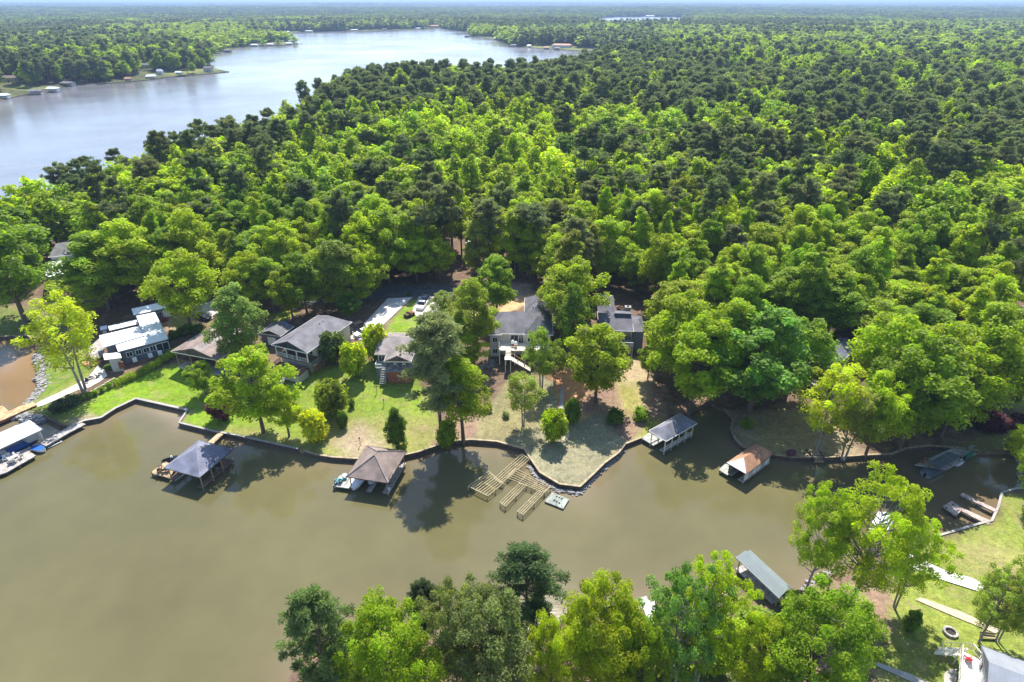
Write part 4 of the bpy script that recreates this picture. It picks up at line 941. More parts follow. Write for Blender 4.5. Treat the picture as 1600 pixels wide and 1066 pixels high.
def boat(x, y, rz, ln, wd, hull, label, deckc='white_gel', name='motor_boat', cat='boat', cover=None, z=.1, screen=True):
    """runabout: lofted hull, deck, cockpit, windscreen, outboard"""
    t = thing(name, label, cat, (x, y, z), rz); mb = MB(); st = [(-.5, .86, -.25), (-.25, .98, -.3), (.1, 1.0, -.3), (.32, .78, -.22), (.45, .42, -.08), (.5, .06, .15)]; vs = []
    for u, k, kz in st:
        h = .62 + .2 * max(0, u); w2 = wd / 2 * k; vs += [(u * ln, -w2, h), (u * ln, -w2 * .82, .12), (u * ln, 0, kz), (u * ln, w2 * .82, .12), (u * ln, w2, h)]
    fs = [(i * 5 + j, (i + 1) * 5 + j, (i + 1) * 5 + j + 1, i * 5 + j + 1) for i in range(5) for j in range(4)] + [(0, 1, 2, 3, 4)]
    mb.add(vs, fs).build('hull', hull, t)
    dk = MB().add([(u * ln, s_ * wd / 2 * k * .97, .6 + .2 * max(0, u)) for u, k, kz in st for s_ in (-1, 1)], [(2 * i, 2 * i + 2, 2 * i + 3, 2 * i + 1) for i in range(5)]); dk.build('deck', cover or deckc, t)
    if cover is None:
        for k in (-.3, -.12): MB().box((k * ln, 0, .72), (ln * .1, wd * .7, .28)).build('seat', 'cushion_pale', t)
    if screen: MB().add([(.12 * ln, -wd * .4, .66), (.12 * ln, wd * .4, .66), (.05 * ln, wd * .36, 1.05), (.05 * ln, -wd * .36, 1.05)], [(0, 1, 2, 3), (3, 2, 1, 0)] if False else [(0, 1, 2, 3)]).build('windscreen', 'dark_glass', t)
    MB().box((-.53 * ln, 0, .55), (.3, .35, .6), 0, .75).box((-.53 * ln, 0, .0), (.14, .14, .6)).build('outboard_motor', 'black_paint', t)
    return t
def jetski(x, y, rz, col, label, z=.1, group=None):
    t = thing('jet_ski', label, 'jet ski', (x, y, z), rz, group); st = [(-1.4, .5, .3), (-.6, .58, .38), (.4, .5, .42), (1.1, .3, .5), (1.45, .04, .55)]; vs = []
    for u, k, h in st: vs += [(u, -k, h), (u, -k * .7, 0), (u, k * .7, 0), (u, k, h)]
    MB().add(vs, [(i * 4 + j, i * 4 + 4 + j, i * 4 + 5 + j, i * 4 + 1 + j) for i in range(4) for j in range(3)] + [(i * 4, i * 4 + 3, i * 4 + 7, i * 4 + 4) for i in range(4)] + [(0, 1, 2, 3)]).build('hull', col, t)
    MB().box((-.5, 0, .55), (1.3, .38, .32), 0, .8).build('seat', 'black_paint', t); MB().box((.35, 0, .72), (.5, .4, .35), 0, .55).build('cowl', 'white_gel', t)
    MB().tube((.25, -.38, .98), (.25, .38, .98), .035, .035, 5).build('handlebar', 'black_rubber', t); return t
def lpt(s, px, py, z): return PZ(px, py, z)

# blue-grey pyramid boathouse
B2 = boathouse('boathouse', 'open boathouse with a blue-grey pyramid roof and a tan platform', [(257, 730), (311.5, 747.5), (364, 701), (310, 688)], 3.3, 'blue_shingles', 2.3, 0.02, 0.02, 'y', 'slate_shingles', deck='deck_brown')
B2.prism('platform', 'deck_tan', B2.px([(235, 738.5), (258, 721), (276, 728), (264, 746.5)], .85), .62, .82)
for p_ in B2.px([(237, 738.5), (263, 745), (258, 723)], .8): MB().tube((p_[0], p_[1], -1), (p_[0], p_[1], .95), .1, .1, 6).build('pile', 'dark_timber', B2.o)
B2.prism('footbridge', 'deck_tan', B2.px([(323, 692), (341, 676), (349, 678), (332, 694)], .95), .72, .9)
for k, (px_, py_) in enumerate([(250, 736), (256, 737), (262, 736)]):
    x, y = PZ(px_, py_, .85); adirondack(x, y, .83, R(200 + 10 * k), 'dark_timber', 'dark wooden chair on the tan boathouse platform', 'dark chairs on the tan platform')
x, y = PZ(251, 731, .85); table(x, y, .83, .3, 'dark_timber', 'small dark table on the tan boathouse platform', (.8, .8))
x, y = PZ(265, 718, .3); jetski(x, y, R(35), 'black_paint', 'black and white jet ski moored beside the tan platform', .05)
x, y = PZ(282, 742, .3); jetski(x, y, R(60), 'white_gel', 'white jet ski nosed under the blue-grey boathouse roof', .05)
x, y = PZ(318, 716, 1.2); boat(x, y, B2.rz + R(90), 6, 2.3, 'silver_paint', 'covered grey boat lifted inside the blue-grey boathouse', cover='char', z=.9)
# brown pyramid boathouse
B3 = boathouse('boathouse', 'open boathouse with a brown pyramid roof and pale ridge caps', [(542, 744), (606, 756), (635, 705), (573, 697)], 3.3, 'brown_shingles', 2.4, .12, .12, 'y', 'dark_timber', ridge='mauve_shingles', deck='deck_grey')
B3.prism('platform', 'deck_white', B3.px([(519.5, 759.5), (531, 742.5), (553, 747), (545.5, 763)], .8), .6, .78)
for p_ in B3.px([(521, 759.5), (545, 762), (532, 744), (548, 752)], .8): MB().tube((p_[0], p_[1], -1), (p_[0], p_[1], .75), .1, .1, 6).build('pile', 'dark_timber', B3.o)
B3.box('dock_finger', 'deck_grey', (0, -B3.b * .2, .62), (.9, 1.6 * B3.b, .16))
for k, (px_, py_) in enumerate([(527, 754), (533, 752)]):
    x, y = PZ(px_, py_, .8); adirondack(x, y, .79, R(150 + 30 * k), 'teal_paint', 'teal chair on the white boathouse platform', 'teal chairs on the white platform')
x, y = PZ(539, 747, .8); table(x, y, .79, 0, 'silver_paint', 'round glass-topped table on the white boathouse platform', (1.0, 1.0), True)
x, y = PZ(563, 748, .4); boat(x, y, B3.rz - R(90), 6.2, 2.4, 'white_gel', 'white motor boat in the left slip of the brown boathouse', z=.2)
x, y = PZ(588, 745, .4); boat(x, y, B3.rz - R(90), 5.6, 2.2, 'black_paint', 'dark motor boat in the right slip of the brown boathouse', z=.2)
x, y = PZ(607, 765, .8); t = thing('buoy', 'white round buoy hanging at the front post of the brown boathouse', 'buoy', (x, y, .95)); MB().dome((0, 0, 0), .3, .3, .3).dome((0, 0, 0), .3, .3, -.3).build('float', 'white_gel', t, True); MB().tube((0, 0, .28), (0, 0, 1.3), .02, .02, 4).build('rope', 'timber', t)
# grey hip boathouse
B4 = boathouse('boathouse', 'open boathouse with a pale grey hip roof beside the seeded point', [(1013.4, 672.5), (1041.9, 690.4), (1088, 661), (1063, 647)], 3.6, 'grey_shingles', 1.5, .52, .55, 'y', 'white_paint', post='cream_paint', deck='deck_white', nposts=5)
B4.prism('platform', 'deck_white', B4.px([(1002, 685), (1014, 676), (1031, 685), (1016, 693)], .9), .72, .92)
for p_ in B4.px([(1015.5, 692), (1003.5, 685), (1026, 687)], .9): MB().tube((p_[0], p_[1], -1), (p_[0], p_[1], .9), .09, .09, 6).build('pile', 'timber', B4.o)
railing(B4, [(B4.a - .5, -B4.b + .5), (B4.a - .5, B4.b - .5)], .73, .9, 'cream_paint', 1.6)
# rust roofed boathouse with a white hip
B5 = boathouse('boathouse', 'boathouse with a rust-orange roof and one white hip end', [(1134.5, 722.5), (1165, 740.5), (1211, 708), (1180, 693)], 2.9, 'rust_shingles', 1.35, .58, .62, 'y', 'dark_timber', decks=True, nposts=5)
a5, b5 = B5.a, B5.b; hipz = .03
MB().add([(-a5 - .02, -b5 - .02, 2.9 + hipz), (a5 + .02, -b5 - .02, 2.9 + hipz), (0, -b5 * .58, 4.25 + hipz), (-a5 - .02, -b5 - .02, 2.87 + hipz), (a5 + .02, -b5 - .02, 2.87 + hipz), (0, -b5 * .58, 4.22 + hipz)], [(0, 1, 2), (5, 4, 3), (0, 3, 4, 1), (1, 4, 5, 2), (2, 5, 3, 0)]).build('white_hip_face', 'white_metal', B5.roof)  # thin white triangle laid over the front hip slope
for k in range(6):
    y0 = -b5 + .5 + (2 * b5 - 1.0) * k / 6; B5.box('wall_panel', 'siding_white' if k % 3 != 1 else 'siding_grey', (a5 - .4, y0 + .62, 1.35), (.1, (2 * b5 - 1) / 6 - (.35 if k in (2, 4) else .06), 1.7))
B5.box('wall_panel', 'siding_grey', (-a5 + .4, 0, 1.6), (.1, 2 * b5 - 1, 2.2)); B5.box('wall_panel', 'siding_dark', (0, b5 - .45, 1.6), (2 * a5 - 1, .1, 2.2))
B5.prism('platform', 'deck_white', B5.px([(1123, 734), (1134.5, 723), (1151, 731), (1137, 742.5)], .8), .6, .8)
x, y = PZ(1138, 739, .8); t = thing('mooring_post', 'dark cross-topped mooring post on the rust-roofed boathouse platform', 'post', (x, y, 0)); MB().tube((0, 0, -1), (0, 0, 2.6), .09, .08, 6).build('post', 'dark_timber', t); MB().box((0, 0, 2.35), (.8, .1, .1)).build('cross_arm', 'dark_timber', t)
for p_ in B5.px([(1125, 734), (1136, 741)], .8): MB().tube((p_[0], p_[1], -1), (p_[0], p_[1], .6), .09, .09, 6).build('pile', 'dark_timber', B5.o)
# white metal boathouse on the left, with walkway to the lawn
B1 = boathouse('boathouse', 'long white metal-roofed boathouse with a blue slip, reached by the plank walkway', [(-62, 729), (68.6, 670), (45.4, 658.6), (-85, 712)], 3.3, 'white_metal', .7, .92, .92, 'x', 'white_paint', post='cream_paint', deck='deck_grey', nposts=5, decks=False)
B1.box('walkway', 'deck_grey', (0, -B1.b - .2, .62), (2 * B1.a - .4, 1.5, .16)); B1.box('walkway', 'deck_grey', (0, B1.b - .7, .62), (2 * B1.a - .4, 1.2, .16))
B1.box('storage_room', 'siding_grey', (B1.a - 1.6, .2, 1.9), (2.0, 2.2, 2.5)); B1.box('door', 'white_paint', (B1.a - .58, .2, 1.8), (.06, 1.1, 2.1)); B1.box('wall_panel', 'siding_white', (B1.a - 4.0, B1.b - .4, 1.9), (3.4, .1, 2.4))
B1.prism('platform', 'deck_grey', B1.px([(-70, 765), (10, 738), (56, 712), (40, 701), (-70, 746)], .8), .6, .8)
B1.prism('walkway', 'deck_grey', B1.px([(62, 693), (106, 668), (124, 659), (134, 663), (112, 674), (72, 697)], .85), .66, .88)
for p_ in B1.px([(11, 737), (30, 727), (52, 714), (72, 697), (92, 685)], .8): MB().tube((p_[0], p_[1], -1), (p_[0], p_[1], .55), .1, .1, 6).build('pile', 'dark_timber', B1.o)
x, y = PZ(16, 706, .4); boat(x, y, B1.rz, 8.5, 1.9, 'blue_paint', 'long blue boat lying in the slip of the white boathouse', deckc='blue_paint', z=.15, screen=False)
x, y = PZ(61, 703, .3); boat(x, y, R(-15), 3.0, 1.5, 'white_gel', 'small white and blue watercraft on the platform end beside the white boathouse', cover='blue_paint', z=.15, screen=False)
for px_, py_, r_ in [(9, 720, 40), (17, 716, 60), (28, 713, 100), (33, 716, 250), (18, 724, 200), (25, 722, 190)]:
    x, y = PZ(px_, py_, .8); adirondack(x, y, .81, R(r_), 'cushion_pale', 'pale patio chair around the table beside the blue slip', 'pale patio chairs by the blue slip', 'patio_chair')
x, y = PZ(22, 719, .8); table(x, y, .81, B1.rz, 'cushion_pale', 'pale patio table beside the blue slip', (1.6, .9), name='patio_table')
x, y = PZ(84, 693, .3); t = thing('swim_platform', 'low white swim platform moored along the plank walkway', 'swim platform', (x, y, .12), B1.rz)
for k in (-1, 1): MB().tube((-1.3, .5 * k, .1), (1.3, .5 * k, .1), .07, .07, 6).build('float_tube', 'white_gel', t)
for k in range(5): MB().box((-1.1 + .55 * k, 0, .17), (.12, 1.0, .05)).build('slat', 'deck_grey', t)
# tan footbridge on the left
s = Site('footbridge', 'tan timber footbridge leading from the concrete path over the water', 'footbridge', *PZ(20, 643, 1), 0); s.prism('deck', 'deck_orange', s.px([(-60, 678), (0, 649), (30, 635), (52, 628), (57, 633), (36, 642), (0, 658), (-60, 690)], 1.15), .95, 1.15)
s.prism('side_deck', 'deck_orange', s.px([(-20, 640), (4, 634), (13, 642), (0, 649), (-20, 656)], 1.13), .96, 1.13)
for p_ in s.px([(0, 655), (22, 645), (-20, 665), (-15, 650)], 1): MB().tube((p_[0], p_[1], -1), (p_[0], p_[1], .95), .12, .12, 6).build('pile', 'dark_timber', s.o)
MB().prism(s.px([(-60, 690), (0, 658), (36, 642), (36.5, 643), (0, 659.5), (-60, 692)], .9), .45, .93).build('side_beam', 'brick', s.o)

# dock under construction: bare joists
D = Site('dock_frame', 'unfinished dock of bare pale joists on posts off the seeded point', 'dock', *PZ(800, 750, .9), 0)
def joists(cs, n, posts=True, z=.95, nb=0):
    """cs: corners A,B,C,D; n joists run A->B side to D->C side, i.e. along AB"""
    q = [Vector(p_) for p_ in D.px(cs, z)]; A, B_, C, E_ = q
    def beam(p0, p1, nm, w_=.085, zz=0, hh=.17): 
        d_ = p1 - p0; m_ = (p0 + p1) / 2; MB().box((m_.x, m_.y, z - hh / 2 + zz), (d_.length, w_, hh), math.atan2(d_.y, d_.x)).build(nm, 'new_timber', D.o)
    for k in range(n): t_ = k / (n - 1); beam(A.lerp(E_, t_), B_.lerp(C, t_), 'joist')
    beam(A, E_, 'rim_joist', .1, .012); beam(B_, C, 'rim_joist', .1, .012)
    for k in range(nb): t_ = (k + 1) / (nb + 1); beam(A.lerp(B_, t_), E_.lerp(C, t_), 'blocking', .06, .004)
    if posts:
        L_ = (B_ - A).length; m_ = max(2, int(L_ / 2.6) + 1)
        for k in range(m_):
            for S0, S1 in ((A, B_), (E_, C)): p_ = S0.lerp(S1, k / (m_ - 1)); MB().box((p_.x, p_.y, -.2), (.17, .17, 2.0)).build('post', 'new_timber', D.o)
joists([(827.5, 717), (783, 755), (772, 747.5), (815.5, 709)], 5, nb=2)
joists([(782, 756), (763, 775), (731.5, 759.5), (764, 737)], 11, nb=1) if False else joists([(764, 737), (731.5, 759.5), (762, 774.5), (786, 755)], 9, nb=1)
joists([(806, 732), (860, 760.5), (850, 769.5), (792, 746)], 6, nb=2)
joists([(822.5, 757.5), (789.5, 791), (781.5, 784.5), (811.5, 755)], 4, nb=1)
joists([(851, 769), (817, 804), (808.5, 799), (841, 767)], 4, nb=1)
# floating raft
s = Site('raft', 'square white floating raft beside the unfinished dock', 'raft', *PZ(871, 782, .4), 0); s.prism('deck', 'raft_board', s.px([(863, 769.5), (889.5, 780), (880, 795), (851, 783.5)], .35), .12, .35)
for k, p_ in enumerate(s.px([(870, 776), (874, 777.5), (878, 779), (866, 782), (870, 784), (874, 786)], .4)): MB().box((p_[0], p_[1], .45), (.28, .1, .2), .4).build('cleat', 'dark_timber', s.o)
x_, y_ = s.px([(852, 784)], .3)[0]; MB().tube((x_, y_, -1), (x_, y_, .5), .06, .06, 6).build('pile', 'timber', s.o)
# covered pontoon dock on the right
s = Site('boat_dock', 'dark weathered boat dock covered with tarps and gear in the shade of the trees', 'dock', *PZ(1478, 718, .8), 0)
s.prism('deck', 'deck_grey', s.px([(1430, 726), (1495, 697), (1527, 708), (1478, 734)], .8), .55, .8); s.prism('shade_cover', 'tarp', s.px([(1452, 722), (1482, 706), (1503, 713), (1470, 731)], 2.0), 1.92, 2.0)
for p_ in s.px([(1453, 722), (1482, 707), (1502, 713), (1470, 730)], 1.9): MB().tube((p_[0], p_[1], -.8), (p_[0], p_[1], 1.95), .07, .07, 6).build('post', 'dark_timber', s.o)
x, y = PZ(1514, 713, 1); boat(x, y, R(32), 3.2, .8, 'green_cover', 'green kayak lying on the dark weathered dock', deckc='teal_paint', name='kayak', cat='kayak', z=.82, screen=False, cover='green_cover')
x, y = PZ(1500, 722, .4); jetski(x, y, R(30), 'white_gel', 'white jet ski tied to the dark weathered dock', .05); x, y = PZ(1516, 703, .8); table(x, y, .82, .5, 'silver_paint', 'pale bench table on the dark weathered dock', (1.8, .6))
for px_, py_ in [(1440, 725), (1447, 721)]: x, y = PZ(px_, py_, .8); adirondack(x, y, .81, R(120), 'brick', 'red-brown chair on the dark weathered dock', 'red-brown chairs on the weathered dock')
x, y = PZ(1462, 735, .3); boat(x, y, R(28), 6.5, 2.4, 'silver_paint', 'grey pontoon boat moored under the tarp of the weathered dock', cover='tarp', z=.1, name='pontoon_boat', screen=False)
# two jetties
s = Site('jetty', 'pinkish plank jetty with a square head at the walled lawn', 'jetty', *PZ(1510, 800, .8), 0); s.prism('head', 'dock_plank', s.px([(1473, 791), (1487, 783), (1505, 795), (1494, 806)], .85), .6, .85); s.prism('walkway', 'dock_plank', s.px([(1500, 792), (1549, 814), (1544, 820), (1503, 799)], .85), .62, .848)
for p_ in s.px([(1474, 791), (1494, 805), (1487, 784), (1520, 808), (1535, 815)], .8): MB().tube((p_[0], p_[1], -1), (p_[0], p_[1], .6), .1, .1, 6).build('pile', 'dark_timber', s.o)
for px_, py_ in [(1489, 789), (1478, 794)]: x, y = PZ(px_, py_, .9); t = thing('mooring_cleat', 'small dark mooring cleat on the square jetty head', 'cleat', (x, y, .85), .6, 'cleats on the square jetty head'); MB().box((0, 0, .16), (.5, .12, .1)).build('horn', 'black_paint', t); MB().box((0, 0, .06), (.16, .16, .12)).build('base', 'black_paint', t)
s = Site('jetty', 'narrow plank jetty beside the square-headed jetty', 'jetty', *PZ(1530, 786, .8), 0); s.prism('walkway', 'dock_plank', s.px([(1500, 773), (1505, 770), (1559, 797), (1554, 800)], .95), .72, .95)
for p_ in s.px([(1503, 773), (1528, 785), (1552, 798)], .8): MB().tube((p_[0], p_[1], -1), (p_[0], p_[1], .75), .1, .1, 6).build('pile', 'dark_timber', s.o)
# green metal boathouse on the near bank
B7 = boathouse('boathouse', 'long boathouse with a weathered green metal roof half under the near bank trees', [(1214, 940), (1241, 918.5), (1170, 863.5), (1154, 867)], 3.0, 'green_metal', .7, .98, .98, 'y', 'grey_metal', deck='deck_grey', nposts=5)
s = Site('jetty', 'small white plank jetty on the near bank', 'jetty', *PZ(1005, 938, .8), 0); s.prism('walkway', 'deck_white', s.px([(994, 935), (1011, 931), (1016, 944), (999, 952)], .8), .6, .8)
for p_ in s.px([(995, 936), (1010, 932)], .8): MB().tube((p_[0], p_[1], -1), (p_[0], p_[1], .6), .1, .1, 6).build('pile', 'dark_timber', s.o)
B8 = boathouse('boat_shed', 'boat shed with a pale metal roof hidden under the tallest near point tree', [(1352, 826), (1378, 836), (1402, 812), (1376, 802)], 3.0, 'pale_metal', .7, .98, .98, 'y', 'grey_metal', deck='deck_grey')
s = Site('jetty', 'brown plank jetty partly under the lime-green near bank tree', 'jetty', *PZ(1140, 925, .8), 0); s.prism('walkway', 'deck_tan', s.px([(1122, 921), (1134, 917), (1158, 938), (1148, 946)], .8), .6, .8)
for p_ in s.px([(1124, 922), (1135, 918)], .8): MB().tube((p_[0], p_[1], -1), (p_[0], p_[1], .6), .1, .1, 6).build('pile', 'dark_timber', s.o)
CLEAR_PX = FAR_CLEAR_PX + [[(590, 474), (605, 470), (700, 470), (760, 456), (800, 446), (690, 446), (600, 450)]]
# ------------------------------------------------------------------ houses
def house_site(name, label, corners, eave, cat='house', base_px=None):
    """corners FL, FR, BR, BL of the eaves in pixels; eave = height above the ground at the middle"""
    mx_, my_ = sum(c[0] for c in corners) / 4, sum(c[1] for c in corners) / 4
    z = 3.5
    for k in range(8):
        x, y = PZ(mx_, my_, z + eave); z = .5 * z + .5 * hz(x, y)
    c, ang, a, b = rect_px(corners, z + eave); s = Site(name, label, cat, c.x, c.y, z, ang); s.a, s.b, s.e = a, b, eave; EXCL.append((c.x, c.y, max(a, b) + 1.5)); return s

# H1: long house of low white metal roofs
s = house_site('lake_house', 'low dark house with broad white metal roofs behind the clipped hedge', [(184.4, 549.4), (263, 529), (243, 491), (165, 509)], 3.1)
a, b = s.a, s.b
def flat(nm, mat, pts, z0, slope=.0, t=.16, parent=None):
    """low-slope roof sheet; pts local, higher towards +y by slope"""
    ys = [p_[1] for p_ in pts]; y0 = min(ys); n = len(pts); vs = [(x, y, z0 + (y - y0) * slope) for x, y in pts] + [(x, y, z0 + (y - y0) * slope - t) for x, y in pts]
    ar = sum(pts[i][0] * pts[(i+1) % n][1] - pts[(i+1) % n][0] * pts[i][1] for i in range(n)); idx_ = tuple(range(n)) if ar > 0 else tuple(range(n))[::-1]
    return MB().add(vs, [idx_, tuple(i + n for i in idx_[::-1])] + [(idx_[(i+1) % n], idx_[i], idx_[i] + n, idx_[(i+1) % n] + n) for i in range(n)]).build(nm, mat, parent or s.o)
L1 = lambda pts, z: s.px(pts, z)
rA = flat('roof', 'white_metal', L1([(224, 524), (214, 497), (243, 491), (263, 529), (184.5, 549.5), (180, 538)], 3.1), 3.1, .035)
rB = flat('roof', 'white_metal', L1([(161, 542.5), (224, 524), (217.5, 510), (155, 525)], 3.6), 3.5, .03)
def walls(pts, z1, mat, inset=.5, z0=-2.0, name='wall'):
    cx_ = sum(p_[0] for p_ in pts) / len(pts); cy_ = sum(p_[1] for p_ in pts) / len(pts)
    q = [(p_[0] + (cx_ - p_[0]) * min(.4, inset / max(.1, math.dist(p_, (cx_, cy_)))), p_[1] + (cy_ - p_[1]) * min(.4, inset / max(.1, math.dist(p_, (cx_, cy_))))) for p_ in pts]
    return MB().prism(q, z0, z1).build(name, mat, s.o)
walls(L1([(185.5, 549), (262, 529.5), (244, 494), (214, 500), (221, 525), (182, 538.5)], 3.1), 2.92, 'siding_dark', .55); walls(L1([(163, 541.5), (222, 525), (217, 511), (157, 526)], 3.5), 3.34, 'siding_dark', .4)
q = L1([(185.5, 549), (262, 529.5)], 3.1); y_ = min(q[0][1], q[1][1]) + .35
for k, x_ in enumerate((.18, .36, .52, .66, .86)): win(s, q[0][0] + (q[1][0] - q[0][0]) * x_, y_, 1.55 if k != 4 else 1.3, 1.1 if k != 4 else 2.6, 1.1 if k != 4 else 1.9)
for k, x_ in enumerate((.24, .56, .76)): s.box('air_conditioner', 'siding_white', (q[0][0] + (q[1][0] - q[0][0]) * x_, y_ - .9, .35), (.9, .9, .9))
rD = flat('porch_roof', 'white_metal', L1([(163, 562.5), (190, 559), (187, 551), (161, 554)], 2.6), 2.6, .03); walls(L1([(168, 562), (189, 559), (187, 553), (166, 556)], 2.6), 2.45, 'siding_grey', .3); qd = L1([(171, 561.7), (187, 559)], 2.6)
s.box('brick_panel', 'brick', (qd[1][0] - .2, qd[1][1] + .0, .7), (1.0, .5, 1.6)); flat('deck', 'deck_grey', L1([(137, 545), (156, 528), (163, 545), (160, 556), (143, 562)], .5), .55, 0, .3)
railing(s, [tuple(p_) for p_ in L1([(160, 556), (143, 562), (137, 545), (140, 537)], .5)], .55, 1.0, 'dark_timber', 1.5)
s2 = s; s = house_site('carport', 'open carport with a white metal roof behind the white roofed house', [(171, 517.5), (216, 505.6), (213, 500), (169, 509)], 2.6, 'carport'); roof(s, 'white_metal', 0, 0, s.a, s.b, 2.6, .25, s.a, s.a, 'x', .12, 'grey_metal')
for sx in (-1, 0, 1):
    for sy in (-1, 1): s.box('post', 'timber', (sx * (s.a - .3), sy * (s.b - .25), .7), (.14, .14, 3.7))
s = house_site('garden_shed', 'tiny shed with a white metal roof at the end of the carport', [(157.5, 516), (168, 514), (166.5, 508.5), (156.5, 510)], 2.2, 'shed'); roof(s, 'white_metal', 0, 0, s.a, s.b, 2.2, .3, s.a, s.a, 'x', .1, 'grey_metal'); s.box('wall', 'siding_dark', (0, 0, .35), (2 * s.a - .3, 2 * s.b - .3, 3.4)); s.box('door', 'siding_grey', (0, -s.b + .12, .9), (.8, .06, 1.9))
s = house_site('garage', 'long dark garage with a dappled white metal roof and one white door', [(208, 492), (282, 477), (274, 467), (206, 483)], 3.0, 'garage'); roof(s, 'white_metal', 0, 0, s.a, s.b, 3.0, .9, s.a, s.a, 'x', .14, 'grey_metal'); s.box('wall', 'siding_dark', (0, 0, .5), (2 * s.a - .6, 2 * s.b - .8, 4.9))
gable(s, 'siding_dark', -s.b + .4, s.b - .4, s.a - .3, 2.95, .8, 'y'); gable(s, 'siding_dark', -s.b + .4, s.b - .4, -s.a + .3, 2.95, .8, 'y')
s.box('door', 'white_paint', (s.a * .35, -s.b + .38, 1.2), (1.6, .07, 2.3)); s.box('door', 'brick', (s.a * .68, -s.b + .38, 1.2), (1.4, .07, 2.3)); win(s, s.a * .05, -s.b + .4, 1.6, .9, 1.0); win(s, -s.a * .4, -s.b + .4, 1.6, .9, 1.0)
# dirt heap, fire pit, chairs on the patio
def firepit(px_, py_, r_, label):
    x, y, z = P(px_, py_); t = thing('fire_pit', label, 'fire pit', (x, y, z + .05))
    for k in range(12):
        an = k * math.pi / 6; MB().box((math.cos(an) * r_, math.sin(an) * r_, .2), (.28, r_ * .5, .42), an).build('stone', 'stone', t)
    MB().tube((0, 0, 0), (0, 0, .12), r_ * .85, r_ * .85, 12).build('ash_bed', 'char', t)
firepit(142.5, 592, .6, 'round fire pit on the concrete patio by the leaning lime tree'); firepit(1484, 990, .75, 'round stone fire pit on the near lawn')
for px_, py_, r_ in [(136, 599, 20), (154, 590, 120), (157, 586, 140)]: x, y, z = P(px_, py_); adirondack(x, y, z + .06, R(r_), 'black_paint', 'black chair around the patio fire pit', 'black chairs at the patio fire pit')
x, y, z = P(140, 567); t = thing('soil_heap', 'heap of bare orange soil beside the white roofed house', 'soil heap', (x, y, z)); mb = MB()
for k in range(7): mb.dome((random.uniform(-2, 2), random.uniform(-1, 1), -.2), random.uniform(1, 1.8), random.uniform(.8, 1.3), random.uniform(.5, 1.0))
mb.build('soil', 'soil_orange', t, True)
# low retaining wall beside the clipped bushes
q = PW([(118, 632), (140, 617), (165, 603), (180, 594)]); s = Site('garden_wall', 'low pale retaining wall beside the clipped round bushes', 'wall', q[0][0], q[0][1], hz(*q[0]), 0)
for i in range(3):
    p0, p1 = s.l(*q[i]), s.l(*q[i+1]); m_ = ((p0[0]+p1[0]) / 2, (p0[1]+p1[1]) / 2); an = math.atan2(p1[1]-p0[1], p1[0]-p0[0]); zz = hz(*q[i]) - s.z
    MB().box((*m_, zz + .1), (math.dist(p0, p1) + .02, .25, 1.0), an).build('wall_panel', 'concrete_dark', s.o); MB().box((*m_, zz + .63 + .003 * i), (math.dist(p0, p1) + .1, .36, .07), an).build('coping', 'concrete', s.o)

# H2: brown gable over an open porch
s = house_site('lake_house', 'house with a wide faded brown gable roof over a dark open porch', [(274, 548), (345, 566), (385, 527), (331, 508)], 4.3); a, b = s.a, s.b
r_ = roof(s, 'brown_shingles', 0, 0, a, b, 4.3, 1.9, b, b, 'y', .2, 'cream_paint'); gable(s, 'cream_paint', -a + .2, a - .2, -b + .15, 4.2, 1.8, 'x')
s.box('wall', 'siding_dark', (0, 1.6, 1.0), (2 * a - 1.4, 2 * b - 4.0, 6.2)); s.box('porch_floor', 'concrete', (0, -b + 2, .1), (2 * a - 1.2, 3.6, .5)); s.box('balcony', 'deck_brown', (0, -b + 1.6, 2.1), (2 * a - 1.6, 2.4, .15))
for k in range(4): s.box('post', 'timber', (-a + .6 + (2 * a - 1.2) * k / 3, -b + .6, 1.5), (.16, .16, 5.4))
for k in range(3): win(s, -a * .55 + a * .55 * k, -b + 3.58, 1.2, 1.3, 1.7); 
MB().add([(a * .02, -b * .98, 4.3 + 1.9 + .03), (a * .02, b * .98, 6.23), (a * .34, b * .98, 6.2 - 1.9 * .34 + .03), (a * .34, -b * .98, 6.2 - 1.9 * .34 + .03)], [(0, 3, 2, 1)]).build('roof_patch', 'mauve_shingles', r_)
# small building behind it
s = house_site('garage', 'small dark-roofed garage half hidden behind the tall olive tree', [(410, 520), (440, 527), (453, 512), (425, 503)], 3.0, 'garage'); roof(s, 'slate_shingles', 0, 0, s.a, s.b, 3.0, 1.1, s.b, s.b, 'y', .16); s.box('wall', 'siding_dark', (0, 0, .5), (2 * s.a - .6, 2 * s.b - .6, 4.7)); gable(s, 'siding_grey', -s.a + .2, s.a - .2, -s.b + .3, 2.95, 1.0); s.box('door', 'white_paint', (0, -s.b + .24, 1.1), (2.2, .07, 2.1))

# H3: dark grey roof, white columned deck
s = house_site('lake_house', 'house with a long slate-grey roof and a white columned porch above a brown deck', [(426, 540), (483, 552), (545, 505), (498, 490)], 5.4); a, b = s.a, s.b
r_ = roof(s, 'slate_shingles', 0, 0, a, b, 5.4, 1.9, b, b * .72, 'y', .2, 'white_paint'); gable(s, 'siding_beige', -a + .25, a - .25, -b + .2, 5.3, 1.75)
s.box('wall', 'siding_beige', (0, 1.5, 1.6), (2 * a - 1.2, 2 * b - 4.0, 7.3)); s.box('porch_floor', 'deck_brown', (0, -b + 1.9, 2.5), (2 * a - 1.0, 3.2, .2)); s.box('porch_base', 'siding_grey', (0, -b + 2.4, .6), (2 * a - 1.6, 2.0, 3.6))
for k in range(4): s.box('column', 'white_paint', (-a + .6 + (2 * a - 1.2) * k / 3, -b + .5, 3.95), (.2, .2, 2.7))
